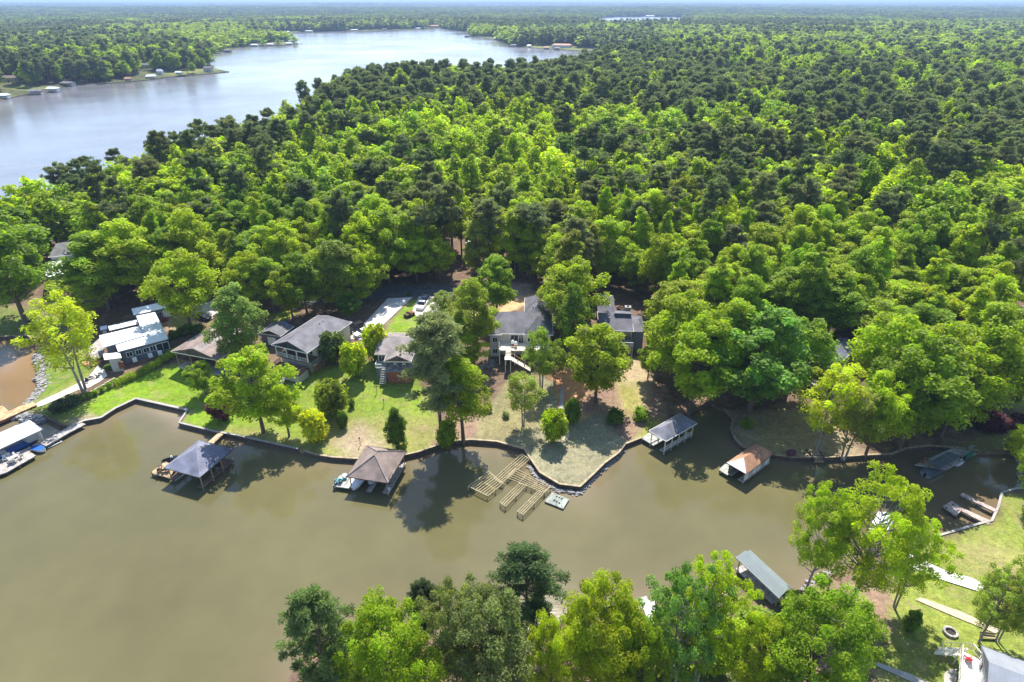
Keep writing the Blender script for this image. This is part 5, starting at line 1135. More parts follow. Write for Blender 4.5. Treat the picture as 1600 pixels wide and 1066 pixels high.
s.box('porch_beam', 'white_paint', (0, -b + .5, 5.12), (2 * a - .9, .2, .22)); railing(s, [(-a + .6, -b + .45), (a - .6, -b + .45)], 2.6, .95, 'white_paint', 2.2)
s.box('deck', 'deck_brown', (.6, -b - 1.6, 1.3), (2 * a - 2.0, 3.4, .18)); railing(s, [(a - .6, -b + .2), (a - .6, -b - 3.2), (1.6, -b - 3.2)], 1.4, .95, 'deck_brown', 1.6); railing(s, [(.1, -b - 3.2), (-a + 1.7, -b - 3.2), (-a + 1.7, -b)], 1.4, .95, 'deck_brown', 1.6)
for x_ in (-a + 1.8, 0, a - .7): s.box('deck_post', 'siding_grey', (x_, -b - 3.1, .2), (.2, .2, 2.4))
s.box('deck_skirt', 'siding_grey', (.6, -b - 1.5, .25), (2 * a - 2.4, 3.0, 1.9)); stairs(s, (.85, -b - 3.3, 1.35), (.85, -b - 5.6, -.5), 1.4, 'deck_white', 9)
for k in range(3): win(s, -a * .5 + a * .5 * k, -b + 3.48, 3.7, 1.5, 1.7)
for k in range(5): win(s, a - .6, -b + 4.5 + k * (2 * b - 6) / 5, 3.6, 1.1, 1.3, '+x')
s.box('side_fence', 'deck_brown', (a + .9, -b + 3.0, 1.4), (.1, 5.5, 1.6))
for px_, py_ in [(505, 505), (500, 509), (511, 500)]: x_, y_ = s.px([(px_, py_)], 6.6)[0]; MB().tube((x_, y_, 5.6), (x_, y_, 7.25), .12, .12, 6).build('roof_vent', 'siding_dark', s.o)
for px_, py_ in [(471, 560), (476, 563)]: x, y = PZ(px_, py_, s.z + 1.4); adirondack(x, y, s.z + 1.41, s.rz + R(180), 'cushion_pale', 'pale chair on the brown deck below the white columns', 'pale chairs on the brown deck')

# H4: mauve roof, brick base
s = house_site('lake_house', 'house with a mauve-brown shingle roof, blue gabled porch and brick base', [(587, 552), (650, 556), (655, 521), (600, 520)], 4.6); a, b = s.a, s.b
roof(s, 'mauve_shingles', 0, 0, a, b, 4.6, 1.7, a, a, 'x', .2, 'cream_paint'); s.box('wall', 'siding_grey', (0, 0, 1.2), (2 * a - .9, 2 * b - 1.0, 6.6)); gable(s, 'siding_grey', -b + .3, b - .3, -a + .25, 4.5, 1.55, 'y'); gable(s, 'siding_grey', -b + .3, b - .3, a - .25, 4.5, 1.55, 'y')
px0 = a * .28; pw = a * .68; rp = roof(s, 'mauve_shingles', px0, -b * .62, pw, b * .95, 4.5, 1.45, b * .95, b * .95, 'y', .2, 'cream_paint'); gable(s, 'siding_blue', px0 - pw + .2, px0 + pw - .2, -b * 1.57 + .25, 4.42, 1.3)
s.box('porch_floor', 'deck_grey', (px0, -b * 1.25, 2.2), (2 * pw - .5, b * .75, .2)); s.box('porch_base', 'brick', (px0, -b * 1.22, .6), (2 * pw - .7, b * .72, 3.0)); s.box('trim_band', 'siding_blue', (px0, -b * 1.62, 2.2), (2 * pw - .4, .1, .34))
for k in range(3): s.box('column', 'siding_blue', (px0 - pw + .35 + (2 * pw - .7) * k / 2, -b * 1.55, 3.35), (.16, .16, 2.2))
for k in range(2): win(s, px0 - pw * .45 + pw * .9 * k, -b + .5, 3.3, 1.6, 1.8)
s.box('side_deck', 'deck_white', (-a * .66, -b * 1.12, 2.1), (a * .55, b * .5, .18)); railing(s, [(-a * .93, -b), (-a * .93, -b * 1.35), (-a * .62, -b * 1.35)], 2.2, .9, 'white_paint', 1.4); s.box('deck_skirt', 'siding_blue', (-a * .66, -b * 1.1, .6), (a * .5, b * .42, 2.8))
stairs(s, (-a * .5, -b * 1.38, 2.1), (-a * .5, -b * 1.38 - 2.6, -.3), 1.2, 'deck_white', 9); win(s, -a * .7, -b + .5, 3.3, 1.2, 1.5)
for k in range(2): x, y = s.x + (px0 - .9 + 1.8 * k) * s.c + b * 1.2 * s.s, s.y + (px0 - .9 + 1.8 * k) * s.s - b * 1.2 * s.c; adirondack(x, y, s.z + 2.31, s.rz + R(170 + 20 * k), 'white_paint', 'white chair on the blue gabled porch', 'white chairs on the blue gabled porch')

# H5: large grey hip-roofed house with raised deck
s = house_site('lake_house', 'large two-storey house with a multi-hip slate roof and raised cream deck', [(763, 527), (862, 527), (862, 488), (772, 488)], 5.3); a, b = s.a, s.b
roof(s, 'slate_shingles', -a * .22, b * .12, a * .78, b * .88, 5.3, 2.9, a * .28, a * .42, 'x', .22, 'white_paint'); roof(s, 'slate_shingles', a * .55, b * .75, a * .47, b * 1.55, 5.32, 3.0, b * .95, b * .9, 'y', .22, 'white_paint'); roof(s, 'slate_shingles', -a * .84, -b * .35, a * .2, b * .5, 5.28, 1.0, .2, .2, 'y', .2, 'white_paint')
s.box('wall', 'siding_beige', (-a * .22, b * .12, 1.7), (a * 1.56 - 1.0, b * 1.76 - 1.0, 7.0)); s.box('wing_wall', 'siding_beige', (a * .55, b * .75, 1.695), (a * .94 - 1.0, b * 3.1 - 1.0, 7.0)); s.box('bay_wall', 'siding_grey', (-a * .84, -b * .35, 1.69), (a * .4 - .5, b - .5, 6.9))
yb = -b * .35 - b * .5 + .25
for zz in (3.9, .9): win(s, -a * .84, yb, zz, 1.0, 1.1); win(s, -a * .64 - .2 , -b * .5, zz, .9, 1.1, '+x')
yf = b * .12 - b * .88 + .5
win(s, -a * .22, yf, 3.7, 1.8, 2.1, name='patio_door'); win(s, a * .0, yf, 3.7, 1.0, 2.0); win(s, -a * .4, yf, 1.0, 1.2, 1.6)
yw = b * .75 - b * 1.55 + .5
for zz in (3.9, 1.0):
    for k in (-.25, .2): win(s, a * (.55 + k), yw, zz, 1.2, 1.4)
dz = 2.75; dk = s.px([(780.5, 537), (810, 536), (810, 548), (780.5, 548)], dz); dx0, dx1 = min(p_[0] for p_ in dk), max(p_[0] for p_ in dk); dy0 = min(p_[1] for p_ in dk); dxe = a * .98; dyb = yf + .1
s.box('deck', 'cream_paint', ((dx0 + dx1) / 2, (dy0 + dyb) / 2, dz), (dx1 - dx0, dyb - dy0, .2)); dyw = yw + .1; s.box('deck', 'cream_paint', ((dx1 + dxe) / 2 + .01, (dy0 + dyw) / 2, dz - .004), (dxe - dx1, max(.8, dyw - dy0), .2))
xs_ = dx0 + (dx1 - dx0) * .36; xe_ = dx0 + (dx1 - dx0) * .62
railing(s, [(dx0, dyb), (dx0, dy0), (xs_, dy0)], dz + .1, 1.0, 'cream_paint', 1.8); railing(s, [(xe_, dy0), (dxe, dy0), (dxe, dyw)], dz + .1, 1.0, 'cream_paint', 1.8)
for x_ in (dx0 + .15, xs_, (dx1 + xe_) / 2, dx1 + 1.5, (dx1 + dxe) / 2 + 1, dxe - .2): s.box('deck_post', 'cream_paint', (x_, dy0 + .15, .5), (.2, .2, 4.4))
s.box('landing', 'cream_paint', ((xs_ + xe_) / 2, dy0 - 2.1, dz - .75), (xe_ - xs_ + .3, 1.5, .16)); stairs(s, ((xs_ + xe_) / 2, dy0 - .05, dz), ((xs_ + xe_) / 2, dy0 - 1.4, dz - .7), xe_ - xs_, 'cream_paint', 4)
stairs(s, (xe_ + .1, dy0 - 2.1, dz - .75), (xe_ + 4.6, dy0 - 2.6, -.6), 1.2, 'cream_paint', 12, 'timber')
for x_ in (xs_, xe_): s.box('landing_post', 'cream_paint', (x_, dy0 - 2.75, .2), (.15, .15, 3.4))
for k, (px_, py_) in enumerate([(801, 541), (806, 543)]):
    x, y = PZ(px_, py_, s.z + dz + .1); t = thing('grill', 'white domed covered grill on a dark stand on the cream deck', 'grill', (x, y, s.z + dz + .1), 0, 'covered grills on the cream deck'); MB().box((0, 0, .4), (.6, .6, .8)).build('stand', 'brick', t); MB().dome((0, 0, .8), .45, .45, .8).build('cover', 'white_gel', t, True)
for px_, py_ in [(833, 483), (822, 515)]: x_, y_ = s.px([(px_, py_)], 7)[0]; MB().tube((x_, y_, 5.5), (x_, y_, 7.9), .12, .12, 6).build('roof_vent', 'siding_grey', s.o)

# H6: navy roof with stone chimney
s = house_site('lake_house', 'blue-grey house with a navy shingle roof, raised ridge and stone chimney', [(931.5, 517), (987.5, 516.5), (987, 488), (938, 488)], 5.0); a, b = s.a, s.b
roof(s, 'navy_shingles', 0, 0, a, b, 5.0, 2.0, a, a * .9, 'x', .2, 'white_paint'); s.box('wall', 'siding_blue', (0, 0, 1.5), (2 * a - .8, 2 * b - 1.0, 6.8)); gable(s, 'siding_blue', -b + .3, b - .3, -a + .3, 4.9, 1.8, 'y'); gable(s, 'siding_blue', -b + .3, b - .3, a - .3, 4.9, 1.6, 'y')
roof(s, 'navy_shingles', -a * .45, b * 1.55, a * .52, b * 1.45, 5.02, 1.7, b * 1.1, b * .55, 'y', .2, 'siding_dark'); s.box('wing_wall', 'siding_blue', (-a * .45, b * 1.55, 1.495), (a * 1.04 - .8, b * 2.9 - .8, 6.8))
roof(s, 'navy_shingles', a * 1.25, b * .1, a * .42, b * .85, 4.3, 1.2, a * .42, a * .1, 'x', .2, 'siding_dark'); s.box('side_wall', 'siding_blue', (a * 1.25, b * .1, 1.2), (a * .84 - .3, b * 1.7 - .8, 6.1))
s.box('raised_ridge', 'siding_dark', (a * .42, -.1, 7.0), (a * .9, .9, .7)); s.box('raised_ridge_roof', 'navy_shingles', (a * .42, 0.05, 7.4), (a * .98, 1.5, .12))
cx_, cy_ = s.px([(980, 492)], 6.0)[0]; s.box('chimney', 'stone', (cx_, cy_, 5.4), (1.3, 1.1, 5.4)); s.box('chimney_cap', 'concrete_dark', (cx_, cy_, 8.16), (1.5, 1.3, .14)); s.box('flue', 'dark_timber', (cx_, cy_, 8.3), (.5, .4, .3))
for x_, w_ in ((-.25, 1.0), (.12, .9), (.42, .9), (.72, 1.3)): win(s, a * x_, -b + .5, 3.7 if w_ < 1.2 else 3.4, w_, 1.0 if w_ < 1.2 else 1.8)
s.box('balcony', 'deck_white', (a * .45, -b - .7, 1.9), (a * 1.1, 2.2, .2)); railing(s, [(-a * .1, -b - 1.8), (a * .98, -b - 1.8)], 2.0, .95, 'white_paint', 1.8)
for x_ in (-.08, .45, .97): s.box('deck_post', 'siding_grey', (a * x_, -b - 1.7, .2), (.18, .18, 3.5))
s.box('lower_wall', 'siding_grey', (a * .45, -b - .2, .2), (a * 1.0, 1.0, 3.2))

# H7 half hidden, H8 right edge, houses glimpsed in the woods
def plain_house(label, corners, eave, rmat, wmat, rh=1.8, axis='x', nwin=3, name='house', cat='house', hip=.7, door=True):
    s = house_site(name, label, corners, eave, cat); a, b = s.a, s.b; lng = a if axis == 'x' else b; roof(s, rmat, 0, 0, a, b, eave, rh, lng * hip, lng * hip, axis, .2, 'white_paint'); s.box('wall', wmat, (0, 0, eave / 2 - 1), (2 * a - .9, 2 * b - .9, eave + 1.85))
    if hip >= 1:
        for sg in (-1, 1): gable(s, wmat, -(b if axis == 'x' else a) + .3, (b if axis == 'x' else a) - .3, sg * (lng - .3), eave - .1, rh - .15, 'y' if axis == 'x' else 'x')
    for k in range(nwin): win(s, -a * .65 + 1.3 * a * k / max(1, nwin - 1), -b + .45, eave * .55, 1.1, 1.3)
    if door: s.box('door', 'brick', (a * .16, -b + .43, 1.05), (.95, .07, 2.1))
    return s
s = plain_house('blue-grey roofed house half hidden under the light trees', [(1258, 572), (1294, 585), (1345, 538), (1312, 526)], 4.0, 'blue_shingles', 'siding_grey', 1.7, 'y', 3, 'lake_house'); s.box('balcony', 'deck_grey', (0, -s.b - .8, 1.4), (2 * s.a - .4, 2.2, .18)); railing(s, [(-s.a + .2, -s.b), (-s.a + .2, -s.b - 1.8), (s.a - .2, -s.b - 1.8)], 1.5, 1, 'white_paint')
s = plain_house('house with a pale brown roof above the wine-red azaleas', [(1572, 570), (1640, 595), (1660, 560), (1596, 545)], 3.6, 'mauve_shingles', 'siding_beige', 1.5, 'x', 3, 'lake_house', hip=1.0)
for k in range(3): s.box('post', 'cream_paint', (-s.a + .4 + s.a * .9 * k, -s.b - .6, 1.2), (.14, .14, 4.8))
plain_house('house with a dark roof near the lake behind the white metal roof', [(84, 400), (122, 398), (122, 376), (88, 378)], 4.2, 'slate_shingles', 'siding_grey', 1.8, 'x', 3)
plain_house('building with a shining white metal roof under the tall green trees', [(70, 432), (142, 424), (132, 400), (78, 408)], 3.4, 'white_metal', 'siding_grey', .7, 'x', 4, hip=1.0)
plain_house('house with a grey-brown roof in a gap of the woods, white cars below it', [(728, 362), (752, 362), (752, 334), (730, 334)], 4.0, 'mauve_shingles', 'siding_dark', 1.8, 'y', 2)
plain_house('house with a dark roof showing between the light trees behind the navy roofed house', [(1062, 372), (1104, 372), (1102, 356), (1066, 356)], 4.0, 'navy_shingles', 'siding_grey', 1.6, 'x', 3)
# H10 near right: grey metal roof with white deck
s = house_site('lake_house', 'near house with a pale grey metal roof beside the white stair deck', [(1536, 1092), (1640, 1120), (1640, 1046), (1542, 1015)], 5.0); a, b = s.a, s.b
roof(s, 'grey_metal', 0, 0, a, b, 5.0, 1.5, a, a, 'x', .18, 'siding_dark'); s.box('wall', 'siding_white', (0, 0, 1.3), (2 * a - .8, 2 * b - .8, 7.2)); gable(s, 'siding_white', -b + .3, b - .3, -a + .3, 4.9, 1.35, 'y')
for k in range(3): win(s, -a + .42, -b * .6 + b * .6 * k, 3.4, 1.0, 1.3, '-x')
s = Site('deck', 'white elevated deck with stairs down to the near lawn', 'deck', *P(1515, 1080)[:2], P(1515, 1080)[2], 0)
dp = s.px([(1501, 1016), (1540, 1036), (1540, 1100), (1496, 1100)], 2.2); s.prism('floor', 'white_paint', dp, 2.0, 2.2); railing(s, [tuple(p_) for p_ in s.px([(1496, 1098), (1501, 1016)], 2.2)], 2.2, 1.0, 'cream_paint'); railing(s, [tuple(p_) for p_ in s.px([(1517, 1014), (1530, 1030), (1540, 1036)], 2.2)], 2.2, 1.0, 'cream_paint')
q0, q1 = s.px([(1509, 1018)], 2.2)[0], s.px([(1467, 1012)], 0)[0]; stairs(s, (q0[0], q0[1], 2.1), (q1[0], q1[1], hz(q1[0] + s.x, q1[1] + s.y) - s.z), 1.7, 'cream_paint', 11, 'cream_paint')
for p_ in dp: MB().box((p_[0], p_[1], .4), (.16, .16, 3.4)).build('deck_post', 'cream_paint', s.o)
x, y = PZ(1511, 1032, s.z + 2.2); adirondack(x, y, s.z + 2.21, R(160), 'red_paint', 'red chair on the white elevated deck')
x, y, z = P(1542, 998); t = thing('bench', 'weathered wooden bench between the thin trees on the near lawn', 'bench', (x, y, z), R(-8)); MB().box((0, 0, .45), (1.9, .5, .06)).build('seat', 'timber', t); MB().box((0, .28, .75), (1.9, .06, .4)).build('backrest', 'timber', t)
for sx in (-1, 1): MB().box((sx * .8, 0, .21), (.08, .45, .42)).build('leg', 'timber', t)
# log steps by the seawall on the right bank
x, y, z = P(1276, 714); t = thing('steps', 'log steps with dark side timbers down the tan bank to the seawall', 'steps', (x, y, z))
for k in range(4): MB().box((0, -.9 + .75 * k, -.25 + .22 * k), (1.8, .7, .3)).build('tread', 'timber', t)
for sx in (-1, 1): MB().box((sx * 1.05, .3, .15), (.25, 3.4, .4)).build('side_timber', 'dark_timber', t)

# ------------------------------------------------------------------ vehicles
def car(px_, py_, rz, col, label, kind='suv', name='parked_car', cat='car'):
    x, y, z = P(px_, py_); t = thing(name, label, cat, (x, y, z + .07), rz); ln, wd, hb, ht = {'suv': (4.7, 1.9, .95, 1.75), 'sedan': (4.6, 1.8, .85, 1.42), 'pickup': (5.6, 2.0, 1.05, 1.85)}[kind]
    l2 = ln / 2; prof = [(-l2, .35), (l2 - .1, .35), (l2, .6), (l2 - .08, hb - .12), (l2 * .42, hb), (-l2 + .05, hb), (-l2, .6)]
    MB().extrude(prof, 0, 0, 0) if False else None
    bd = MB(); n = len(prof); bd.add([(u, -wd / 2, z_) for u, z_ in prof] + [(u, wd / 2, z_) for u, z_ in prof], [tuple(range(n)), tuple(range(n, 2 * n))[::-1]] + [((i + 1) % n, i, n + i, n + (i + 1) % n) for i in range(n)]); bd.build('body', col, t)
    c0, c1 = {'suv': (-l2 * .92, l2 * .42), 'sedan': (-l2 * .72, l2 * .4), 'pickup': (-l2 * .22, l2 * .42)}[kind]; k = .82
    def cab(x0, x1, y_, z0, z1, ins0, ins1, nm, mt, ky=.82): return MB().add([(x0, -y_, z0), (x1, -y_, z0), (x1, y_, z0), (x0, y_, z0), (x0 + ins0, -y_ * ky, z1), (x1 - ins1, -y_ * ky, z1), (x1 - ins1, y_ * ky, z1), (x0 + ins0, y_ * ky, z1)], [(3, 2, 1, 0), (4, 5, 6, 7), (0, 1, 5, 4), (1, 2, 6, 5), (2, 3, 7, 6), (3, 0, 4, 7)]).build(nm, mt, t)
    cab(c0, c1, wd / 2 * .95, hb - .01, ht - .07, .25, .7, 'window_glass', 'dark_glass'); r_ = cab(c0 + .22, c1 - .62, wd / 2 * .80, ht - .1, ht, .06, .06, 'roof', col, .95)
    if kind == 'pickup': MB().box((-l2 * .62, 0, hb + .012), (l2 * .66, wd * .8, .02)).build('truck_bed', 'black_paint', t)
    for sx in (-1, 1):
        for sy in (-1, 1):
            w_ = MB().tube((sx * l2 * .62, sy * (wd / 2 - .2), .34), (sx * l2 * .62, sy * (wd / 2 + .02), .34), .36, .36, 10).build('wheel', 'black_rubber', t); MB().tube((sx * l2 * .62, sy * (wd / 2 - .02), .34), (sx * l2 * .62, sy * (wd / 2 + .035), .34), .2, .2, 8).build('rim', 'chrome', w_)
    for sy in (-1, 1): MB().box((l2 - .02, sy * wd * .36, .68), (.1, .34, .14)).build('headlight', 'lamp_lens', t); MB().box((-l2 + .01, sy * wd * .38, .72), (.08, .22, .2)).build('tail_light', 'red_paint', t)
    MB().box((l2 + .02, 0, .46), (.12, wd * .92, .18)).build('bumper', 'chrome' if kind == 'pickup' else 'black_paint', t); return t
car(660, 480, R(-100), 'white_gel', 'white pickup truck on the gravel drive', 'pickup', 'pickup_truck', 'truck'); car(556, 516, R(-135), 'black_paint', 'dark SUV at the foot of the concrete driveway', 'suv'); car(567, 523, R(-135), 'white_gel', 'white car beside the dark SUV on the concrete driveway', 'sedan')
car(664, 471, R(-100), 'silver_paint', 'silver car parked behind the white pickup truck', 'sedan')
car(318, 498, R(-20), 'black_paint', 'dark car on the gravel yard beside the oval turf bed', 'sedan'); car(440, 517, R(-130), 'blue_paint', 'blue car between the small dark-roofed garage and the slate-grey roof', 'suv'); car(1596, 513, R(30), 'black_paint', 'dark car on the gravel drive at the edge of the woods', 'sedan')
car(1578, 565, R(-20), 'silver_paint', 'silver car beside the pale brown roof above the azaleas', 'sedan')
for k, (px_, py_) in enumerate([(738, 383), (745, 380)]): t = car(px_, py_, R(10), 'white_gel', 'white car below the grey-brown roof in the gap of the woods', 'sedan'); t['group'] = 'white cars in the gap of the woods'
x, y, z = P(640, 494); t = thing('utility_cart', 'brown and red utility cart on the lawn by the gravel drive', 'cart', (x, y, z), R(-125)); MB().box((-.4, 0, .75), (1.6, 1.5, .5)).build('cargo_bed', 'brick', t); MB().box((.95, 0, .7), (1.1, 1.4, .45)).build('hood', 'dark_timber', t); MB().box((.2, 0, .85), (.5, 1.3, .5)).build('seat', 'black_paint', t)
for sx in (-.85, .95):
    for sy in (-1, 1): MB().tube((sx, sy * .6, .35), (sx, sy * .85, .35), .36, .36, 10).build('wheel', 'black_rubber', t)
for sx in (-.1, .6):
    for sy in (-1, 1): MB().tube((sx, sy * .65, .8), (sx, sy * .6, 1.8), .03, .03, 5).build('roll_bar', 'black_paint', t)
# small garden things
for px_, py_, h_, lb in [(589, 614, 1.5, 'slim dark post on the dry lawn below the mauve roofed house'), (600, 634, 1.4, 'thin grey post on the dry lawn'), (563, 696, 1.7, 'thin post with a box at the waterside by the brown boathouse'), (646, 464, 1.3, 'dark mailbox post between the two driveways')]:
    x, y, z = P(px_, py_); t = thing('garden_post', lb, 'post', (x, y, z)); MB().tube((0, 0, -.3), (0, 0, h_), .06, .05, 6).build('post', 'dark_timber', t); MB().box((0, 0, h_ + .1), (.26, .3, .24)).build('box', 'dark_timber', t)
# ------------------------------------------------------------------ houses, boathouses and boats across the lake
def far_building(px_, py_, wpx, dpx, label, rmat, wmat, h_=3.2, rh=1.6, name='house', cat='house', group=None, rz=None, posts=False, zfix=None):
    x, y, z = P(px_, py_) if zfix is None else (*PZ(px_, py_, zfix), zfix); dep = y * CP + (CAMH - z) * SP; w_ = wpx * dep / FPX; d_ = dpx * dep / FPX
    s = Site(name, label, cat, x, y, z, random.uniform(-.35, .35) if rz is None else rz, group); (EXCL_FAR if math.hypot(x, y) > 1150 else EXCL).append((x, y, max(w_, d_) * .75 + 3))
    rr_ = math.hypot(x, y)
    if 330 < rr_ < 1150 and zfix is None:      # a yard opens towards the lake side of every house
        for k in range(1, 7): EXCL.append((x - x / rr_ * 13 * k, y - y / rr_ * 13 * k, w_ * .42 + 3))
    a, b = w_ / 2, d_ / 2; roof(s, rmat, 0, 0, a, b, h_, rh, a * .8, a * .8, 'x', .25, None)
    if posts:
        for sx in (-1, 1):
            for sy in (-1, 1): s.box('post', 'timber', (sx * (a - .3), sy * (b - .3), h_ / 2 - 1), (.25, .25, h_ + 2))
        s.box('deck', 'deck_grey', (0, 0, .6), (2 * a - .2, 2 * b - .2, .2)); s.box('wall', wmat, (0, b * .3, h_ * .4), (2 * a - 1, b, h_ * .8))
    else:
        s.box('wall', wmat, (0, 0, h_ / 2 - 1), (2 * a - .9, 2 * b - .9, h_ + 1.8)); n = max(2, int(w_ / 4))
        for k in range(n): win(s, -a * .7 + 1.4 * a * k / (n - 1), -b + .45, h_ * .5, 1.2, 1.4)
        s.box('door', 'brick', (a * .1, -b + .42, 1.0), (1.0, .08, 2.1))
    return s
WB = ('white-roofed boathouse on the lake shore across from the peninsula', 'pale_metal', 'siding_white'); DB = ('dark-roofed boathouse on the lake shore across from the peninsula', 'slate_shingles', 'siding_grey'); RB = ('rust-roofed boathouse on the lake shore across from the peninsula', 'rust_shingles', 'siding_grey')
for px_, py_, w_, k_ in [(4, 155, 26, WB), (57, 148, 22, DB), (84, 144, 22, WB), (107, 135, 24, DB), (201, 128, 13, RB), (237, 124, 18, WB), (280, 118, 13, WB), (356, 82, 14, DB), (398, 73, 13, WB), (423, 72, 12, WB), (452, 70.5, 12, WB), (448, 51.5, 12, WB), (483, 50.5, 14, WB),
        (554, 48.5, 14, WB), (601, 47.5, 10, DB), (654, 46, 12, WB), (730, 58, 10, DB), (776, 62, 8, WB), (802, 73.5, 12, DB), (827, 74.5, 8, WB), (854, 77.5, 12, RB), (870, 78.5, 12, DB), (925, 82, 10, DB)]:
    far_building(px_, py_, w_ * .78, w_ * .6, k_[0], k_[1], k_[2], 3.4, 1.5, 'boathouse', 'boathouse', k_[0].split(' ')[0] + ' boathouses across the lake', posts=True, zfix=0)
for px_, py_, w_, lb, rm, wm in [(17, 128, 20, 'brown-roofed house on the opposite lake shore among dark trees', 'brown_shingles', 'siding_beige'), (178, 97, 14, 'white house set back in the woods across the lake', 'white_metal', 'siding_white'), (230, 107, 16, 'slate-roofed house behind the lawn of the lake point', 'slate_shingles', 'siding_grey'),
        (251, 117, 10, 'small white shed on the lawn of the lake point', 'white_metal', 'siding_white'), (298, 87, 18, 'long white-roofed building at the inlet behind the lake point', 'white_metal', 'siding_white'), (309, 81, 18, 'brown house above the inlet behind the lake point', 'brown_shingles', 'brick'), (326, 112, 14, 'grey house under the trees at the tip of the lake point', 'grey_shingles', 'siding_grey'),
        (676, 42.5, 20, 'pink-roofed house on the farthest lake shore', 'rust_shingles', 'siding_beige'), (878, 74, 30, 'large red-roofed house on the lawn of the wooded far point', 'rust_shingles', 'siding_beige'), (1016, 25.5, 14, 'white house on the bank of the distant second lake', 'white_metal', 'siding_white'),
        (1232, 18.5, 34, 'long pale industrial building in the far woods', 'pale_metal', 'siding_white'), (1195, 19.5, 8, 'white tower-like building in the far woods', 'white_metal', 'siding_white'), (1200, 113, 20, 'grey-roofed house in the clearing of the bright woods', 'slate_shingles', 'siding_grey'),
        (1137, 133, 24, 'dark-roofed house with a brown yard in the inland woods', 'navy_shingles', 'brick'), (1152, 124, 10, 'small dark barn behind the dark-roofed inland house', 'slate_shingles', 'siding_dark'), (1422, 147, 44, 'long grey-roofed house deep in the inland woods', 'grey_shingles', 'siding_grey'), (1356, 137, 12, 'pale shed in the inland woods', 'pale_metal', 'siding_white'), (466, 188, 16, 'brown-roofed lake cabin at the peninsula tip', 'brown_shingles', 'brick')]:
    far_building(px_, py_, w_, w_ * .55, lb, rm, wm, 4.0, 2.2)
x, y = PZ(470, 69, 0); t = thing('sailing_boat', 'white sailing boat moored off the far point', 'boat', (x, y, 0), .4)
MB().add([(-4, -1.2, .9), (-4, 1.2, .9), (4.5, 0, 1.1), (-3.6, -.7, -.2), (-3.6, .7, -.2), (3.8, 0, -.1)], [(0, 2, 1), (3, 4, 5), (0, 3, 5, 2), (1, 2, 5, 4), (0, 1, 4, 3)]).build('hull', 'white_gel', t); MB().tube((0, 0, .9), (0, 0, 10), .12, .06, 6).build('mast', 'white_paint', t); MB().tube((0, 0, 2.0), (-3.6, 0, 2.0), .25, .2, 6).build('furled_sail', 'white_paint', t)
# ------------------------------------------------------------------ the woods
forest_edge = [(-420, 470), (-60, 470), (0, 452), (70, 470), (150, 468), (205, 470), (240, 462), (330, 468), (400, 478), (440, 470), (480, 487), (540, 486), (565, 470), (590, 452), (640, 440), (740, 440),
    (775, 440), (800, 446), (846, 452), (868, 500), (905, 490), (920, 462), (1005, 462), (1020, 520), (1060, 560), (1110, 585), (1180, 590), (1250, 590), (1290, 545), (1330, 540), (1350, 600), (1420, 640),
    (1500, 610), (1545, 560), (1560, 520), (1600, 470), (1700, 440), (1800, 480), (1850, 600), (1900, 715), (2100, 730)]
fe = PW(forest_edge)
WOODS = fe + [(700, 300), (30000, 20000), (30000, 42000), (-30000, 42000), (-30000, far_w[-1][1] + 200)] + [(-400, 300)]
PINE_ZONES = [(PW(p_), v_) for p_, v_ in [
    ([(480, 200), (520, 160), (640, 140), (820, 125), (960, 95), (1250, 150), (1330, 190), (1250, 235), (1000, 215), (800, 235), (620, 235)], .44),
    ([(1180, 250), (1300, 200), (1620, 190), (1620, 320), (1400, 330), (1240, 300)], .42),
    ([(250, 300), (330, 270), (420, 240), (500, 240), (520, 280), (400, 300)], .3),
    ([(560, 330), (600, 300), (680, 300), (700, 340), (640, 360)], .3),
    ([(1080, 420), (1140, 390), (1230, 400), (1200, 450), (1120, 450)], .3),
    ([(60, 345), (250, 295), (330, 300), (200, 350), (100, 370)], .3),
    ([(1250, 380), (1340, 350), (1420, 370), (1400, 420), (1300, 430)], .3),
    ([(985, 88), (1100, 72), (1620, 62), (1620, 182), (1330, 178), (1180, 135)], .10), ([(1250, 150), (1400, 120), (1500, 150), (1480, 175)], .4)]]
def pine_prob(x, y):
    r = np.hypot(x, y)
    base = np.where(r < 420, .07, np.where(r < 800, .14, .26))
    n_ = fbm(x / 90, y / 90, 201, 3); pr_ = np.clip(base + (n_ - .5) * .7, 0.03, .95)
    far_n = fbm(x / 420, y / 420, 301, 3); pr_ = np.where(r > 700, np.clip(0.34 + .25 * sstep((r - 1800) / 1500) + (far_n - .5) * 2.6, .04, .92), pr_)
    for q, v_ in PINE_ZONES: pr_ = np.where(in_poly(x, y, q), v_, pr_)
    return pr_
def jgrid(r0, r1, step, half=44):
    A = R(half); X = r1 * math.sin(A); xs = np.arange(-X, X, step); ys = np.arange(r0 * math.cos(A) * .8, r1, step)
    gx_, gy_ = np.meshgrid(xs, ys); gx_ = gx_ + np.where((np.arange(len(ys)) % 2)[:, None] > 0, step / 2, 0)
    x = (gx_ + (RNG.random(gx_.shape) - .5) * step * .85).ravel(); y = (gy_ + (RNG.random(gy_.shape) - .5) * step * .85).ravel()
    r = np.hypot(x, y); k = (r >= r0) & (r < r1) & (np.abs(np.arctan2(x, y)) < A); x, y = x[k], y[k]
    k = in_poly(x, y, WOODS) & in_poly(x, y, LAND) & ~in_poly(x, y, pond); x, y = x[k], y[k]
    d_ = seg_dist(x, y, SEG); k = d_ > 1.5 + .002 * np.hypot(x, y); return x[k], y[k]
CLEAR = [PW(c_) for c_ in CLEAR_PX]
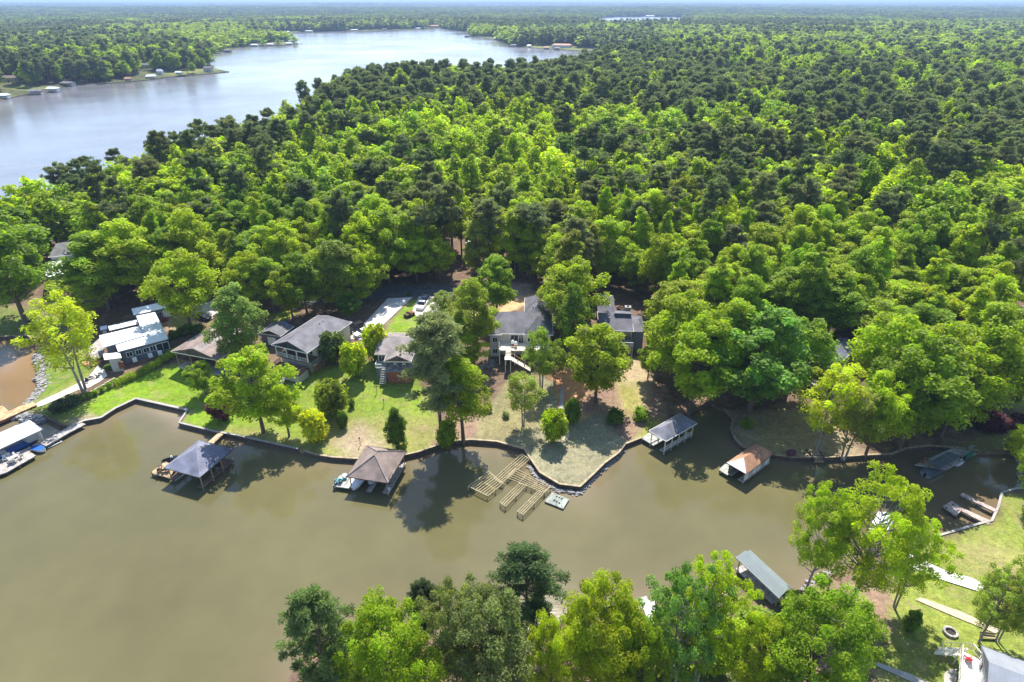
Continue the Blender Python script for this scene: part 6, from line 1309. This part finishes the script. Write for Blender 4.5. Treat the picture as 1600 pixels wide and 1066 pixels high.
def free(x, y):
    k = np.ones(len(x), bool)
    for (a, b_, rr_) in EXCL: k &= (x - a) ** 2 + (y - b_) ** 2 > rr_ ** 2
    for (a, b_, rr_) in TREES: k &= (x - a) ** 2 + (y - b_) ** 2 > (rr_ * .62 + 2.2) ** 2
    for q in CLEAR: k &= ~in_poly(x, y, q)
    return k
fx, fy = jgrid(95, 1150, 7.6)
k = free(fx, fy) & (RNG.random(len(fx)) > .05); fx, fy = fx[k], fy[k]
pp_ = pine_prob(fx, fy); ispine = RNG.random(len(fx)) < pp_
fr_ = np.hypot(fx, fy)
order = np.argsort(fr_)
in_frame = np.abs(fx) < (fy * CP + 76 * SP) * .86
def pick_col(x, y, pine_):
    n_ = float(vnoise(x / 33, y / 33, 401)) * .55 + random.random() * .45
    if pine_: return 'pine' if n_ < .6 else ('pine2' if n_ < .93 else 'grey')
    if n_ < .15: return 'deep'
    if n_ < .37: return 'green'
    if n_ < .60: return 'spring'
    if n_ < .80: return 'lime'
    if n_ < .86: return 'sage'
    if n_ < .93: return 'olive'
    return 'gold' if n_ < .965 else 'grey'
CW = {'deep': 'dark green', 'green': 'mid green', 'spring': 'fresh spring-green', 'lime': 'lime-green', 'sage': 'pale sage-green', 'olive': 'olive-green', 'gold': 'yellow-green', 'pine': 'dark', 'pine2': 'grey-green', 'grey': 'brownish'}
nb = npn = 0; rest = []
for i in order:
    x, y, pn = float(fx[i]), float(fy[i]), bool(ispine[i])
    c_ = pick_col(x, y, pn)
    if not in_frame[i] or (pn and npn >= 285) or (not pn and nb >= 225): rest.append((i, c_)); continue
    if pn:
        npn += 1; ht = random.uniform(18, 28); put('pine', x, y, ht, random.uniform(3.4, 5.6), c_, 'pine_tree', CW[c_] + ' tall pine in the woods on the peninsula behind the houses', 'tree', CW[c_] + ' pines of the peninsula woods')
    else:
        nb += 1; kd = random.choice(('oak', 'oak', 'gum', 'gum', 'poplar', 'poplar')) if c_ != 'grey' else 'airy'; ht = (random.uniform(12.5, 23) if kd != 'poplar' else random.uniform(16, 24)) * float(.85 + .3 * vnoise(x / 40, y / 40, 77))
        put(kd, x, y, ht, random.uniform(4.2, 7.2) * (.72 if kd == 'poplar' else 1), c_, 'broadleaf_tree', CW[c_] + ' broadleaf tree in the woods on the peninsula behind the houses', 'tree', CW[c_] + ' broadleaf trees of the peninsula woods')

# everything beyond: woods nobody could count
shapes = bpy.data.collections.new('woods_shapes')
def shape_obj(i, meshes):
    """join meshes (mesh, offset, (scale xy, scale z)) into one shape of the woods"""
    vs, fs, mi, tn, mats, o = [], [], [], [], [], 0
    for m_, off, sc_ in meshes:
        n_ = len(m_.vertices); v = np.empty(n_ * 3, np.float32); m_.vertices.foreach_get('co', v); v = v.reshape(-1, 3) * (sc_[0], sc_[0], sc_[1]) + np.array(off)
        vs.append(v); fs += [tuple(q + o for q in p_.vertices) for p_ in m_.polygons]; o += n_
        if m_.materials[0] not in mats: mats.append(m_.materials[0])
        mi += [mats.index(m_.materials[0])] * len(m_.polygons)
        c = np.ones(n_ * 4, np.float32)
        if 'leafv' in m_.color_attributes: m_.color_attributes['leafv'].data.foreach_get('color', c)
        tn.append(c)
    me = bpy.data.meshes.new('woods_shape'); me.from_pydata(np.concatenate(vs).tolist(), [], fs); me.polygons.foreach_set('material_index', mi)
    ca = me.color_attributes.new('leafv', 'FLOAT_COLOR', 'POINT'); ca.data.foreach_set('color', np.concatenate(tn))
    for mt in mats: me.materials.append(mt)
    me.update(); ob = bpy.data.objects.new('woods_shape_%02d' % i, me); shapes.objects.link(ob); return ob
def tree_pair(pr_): return [(pr_[0], (0, 0, 0), (1, 1)), (pr_[1], (0, 0, 0), (1, 1))]
# 0-5 middle-distance broadleaf, 6-9 middle-distance pine, 10-11 far broadleaf, 12-13 far pine, 14-15 far mixed stands
for i in range(6):
    shape_obj(i, tree_pair(broadleaf('wl', 19, (5.2, 4.6, 5.0, 4.0, 5.4, 4.6)[i], .22, 56, 36, .52, (1.2, 2.1), ('round', 'tall', 'tall', 'cone', 'round', 'cone')[i], 'forest_leaves', False)))
for i in range(4):
    shape_obj(6 + i, tree_pair(pine('wp', 23, 4.2, (.42, .5, .36, .46)[i], 16, 30, .62, 'forest_needles', False, (1.1, 1.9), .75)))
for i in range(2):
    shape_obj(10 + i, tree_pair(broadleaf('wl', 18, 5.2, .12, 20, 15, 1.25, (1.5, 2.4), 'round', 'forest_leaves', False)))
for i in range(2):
    shape_obj(12 + i, tree_pair(pine('wp', 22, 4.4, .35, 8, 12, 1.3, 'forest_needles', False, (1.3, 2.2), .8)))
for i in range(2):
    ms = []
    src = [broadleaf('wl', 17, 6.0, .05, 12, 9, 2.2, (2.2, 3.2), 'round', 'forest_leaves', False)[1] for _ in range(3)]
    for k_ in range(15): ms.append((src[k_ % 3], (RNG.uniform(-17, 17), RNG.uniform(-17, 17), 0), (RNG.uniform(.85, 1.15), RNG.uniform(.8, 1.25))))
    shape_obj(14 + i, ms)
pts, scl, rot, idx, tin = [], [], [], [], []
def shade(c_, n_): 
    k_ = RNG.uniform(.82, 1.18, n_)[:, None]; return np.array([COLS[q] for q in c_]) * k_
sel = np.array([i for i, _ in rest]); cs = [c_ for _, c_ in rest]
def emit(x, y, sc_xy, sc_z, ix, tint):
    z = H(x, y) if len(x) < 5000 else np.concatenate([H(a, b_) for a, b_ in zip(np.array_split(x, 12), np.array_split(y, 12))])
    pts.append(np.column_stack([x, y, z])); scl.append(np.column_stack([sc_xy, sc_xy, sc_z])); rot.append(RNG.random(len(x)) * 6.28); idx.append(ix); tin.append(tint)
n_ = len(sel); ix = np.where(ispine[sel], RNG.integers(6, 10, n_), RNG.integers(0, 6, n_))
hs_ = np.where(ispine[sel], RNG.uniform(.75, 1.2, n_), RNG.uniform(.62, 1.3, n_)) * (.85 + .3 * vnoise(fx[sel] / 40, fy[sel] / 40, 77))
emit(fx[sel], fy[sel], RNG.uniform(.8, 1.45, n_), hs_, ix, shade(cs, n_))
def bulk(r0, r1, step, lo_b, lo_p, sc_):
    x, y = jgrid(r0, r1, step); k = np.ones(len(x), bool)
    for (a, b_, rr_) in EXCL_FAR: k &= (x - a) ** 2 + (y - b_) ** 2 > rr_ ** 2
    for q in CLEAR: k &= ~in_poly(x, y, q)
    x, y = x[k], y[k]
    n = len(x); pn = RNG.random(n) < pine_prob(x, y)
    ix = np.where(pn, RNG.integers(lo_p[0], lo_p[1], n), RNG.integers(lo_b[0], lo_b[1], n))
    u = vnoise(x / 60, y / 60, 401) * .5 + RNG.random(n) * .5
    pal_b = np.array([COLS[q] for q in ('deep', 'green', 'green', 'spring', 'spring', 'lime', 'sage', 'olive', 'lime')]); pal_p = np.array([COLS[q] for q in ('pine', 'pine', 'pine', 'pine2', 'pine2', 'pine')])
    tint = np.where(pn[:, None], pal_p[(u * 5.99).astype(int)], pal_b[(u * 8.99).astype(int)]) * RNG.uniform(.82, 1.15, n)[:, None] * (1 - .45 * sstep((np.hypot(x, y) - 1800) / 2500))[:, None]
    emit(x, y, RNG.uniform(.7, 1.4, n) * sc_, RNG.uniform(.6, 1.2, n) * (.8 + .4 * vnoise(x / 130, y / 130, 55)), ix, tint)
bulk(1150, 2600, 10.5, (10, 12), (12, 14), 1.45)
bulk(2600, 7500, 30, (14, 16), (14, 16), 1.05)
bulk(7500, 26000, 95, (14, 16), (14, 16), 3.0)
PT = np.concatenate(pts); SCL = np.concatenate(scl); ROT = np.concatenate(rot); IDX = np.concatenate(idx).astype(np.int32); TIN = np.concatenate(tin)
me = bpy.data.meshes.new('woods'); me.vertices.add(len(PT)); me.vertices.foreach_set('co', PT.astype(np.float32).ravel())
a = me.attributes.new('scl', 'FLOAT_VECTOR', 'POINT'); a.data.foreach_set('vector', SCL.astype(np.float32).ravel())
a = me.attributes.new('rot', 'FLOAT', 'POINT'); a.data.foreach_set('value', ROT.astype(np.float32))
a = me.attributes.new('idx', 'INT', 'POINT'); a.data.foreach_set('value', IDX)
a = me.attributes.new('tint', 'FLOAT_COLOR', 'POINT'); c4 = np.ones((len(PT), 4), np.float32); c4[:, :3] = TIN; a.data.foreach_set('color', c4.ravel())
wo = link('woods', me); tag(wo, 'unbroken mixed pine and broadleaf woods stretching to the horizon', 'woods', kind='stuff')
ng = bpy.data.node_groups.new('woods', 'GeometryNodeTree')
ng.interface.new_socket('Geometry', in_out='INPUT', socket_type='NodeSocketGeometry'); ng.interface.new_socket('Geometry', in_out='OUTPUT', socket_type='NodeSocketGeometry')
gi = ng.nodes.new('NodeGroupInput'); go = ng.nodes.new('NodeGroupOutput'); ip = ng.nodes.new('GeometryNodeInstanceOnPoints'); ci = ng.nodes.new('GeometryNodeCollectionInfo')
ci.inputs['Collection'].default_value = shapes; ci.inputs['Separate Children'].default_value = True; ci.inputs['Reset Children'].default_value = True
def named(n, ty):
    q = ng.nodes.new('GeometryNodeInputNamedAttribute'); q.data_type = ty; q.inputs['Name'].default_value = n; return q.outputs['Attribute']
cx = ng.nodes.new('ShaderNodeCombineXYZ'); K = ng.links.new
K(gi.outputs[0], ip.inputs['Points']); K(ci.outputs[0], ip.inputs['Instance']); ip.inputs['Pick Instance'].default_value = True
K(named('idx', 'INT'), ip.inputs['Instance Index']); K(named('rot', 'FLOAT'), cx.inputs[2]); K(cx.outputs[0], ip.inputs['Rotation']); K(named('scl', 'FLOAT_VECTOR'), ip.inputs['Scale'])
K(ip.outputs[0], go.inputs[0])
md = wo.modifiers.new('woods', 'NODES'); md.node_group = ng

# ------------------------------------------------------------------ summer haze over the lake country
m, t, b = new_mat('haze'); t.nodes.remove(b)
pv = N(t, 'ShaderNodeVolumePrincipled'); pv.inputs['Color'].default_value = (.50, .68, 1.0, 1); pv.inputs['Density'].default_value = 1.0e-4; pv.inputs['Anisotropy'].default_value = .0
L(t, pv.outputs[0], t.nodes['Material Output'].inputs['Volume'])
hb = MB().box((0, 20500, 84), (64000, 45000, 172)).build('haze', 'haze'); tag(hb, 'pale blue haze lying over the lake and woods', 'haze', kind='stuff')
print('counts', nb, npn, len(rest), len(PT))
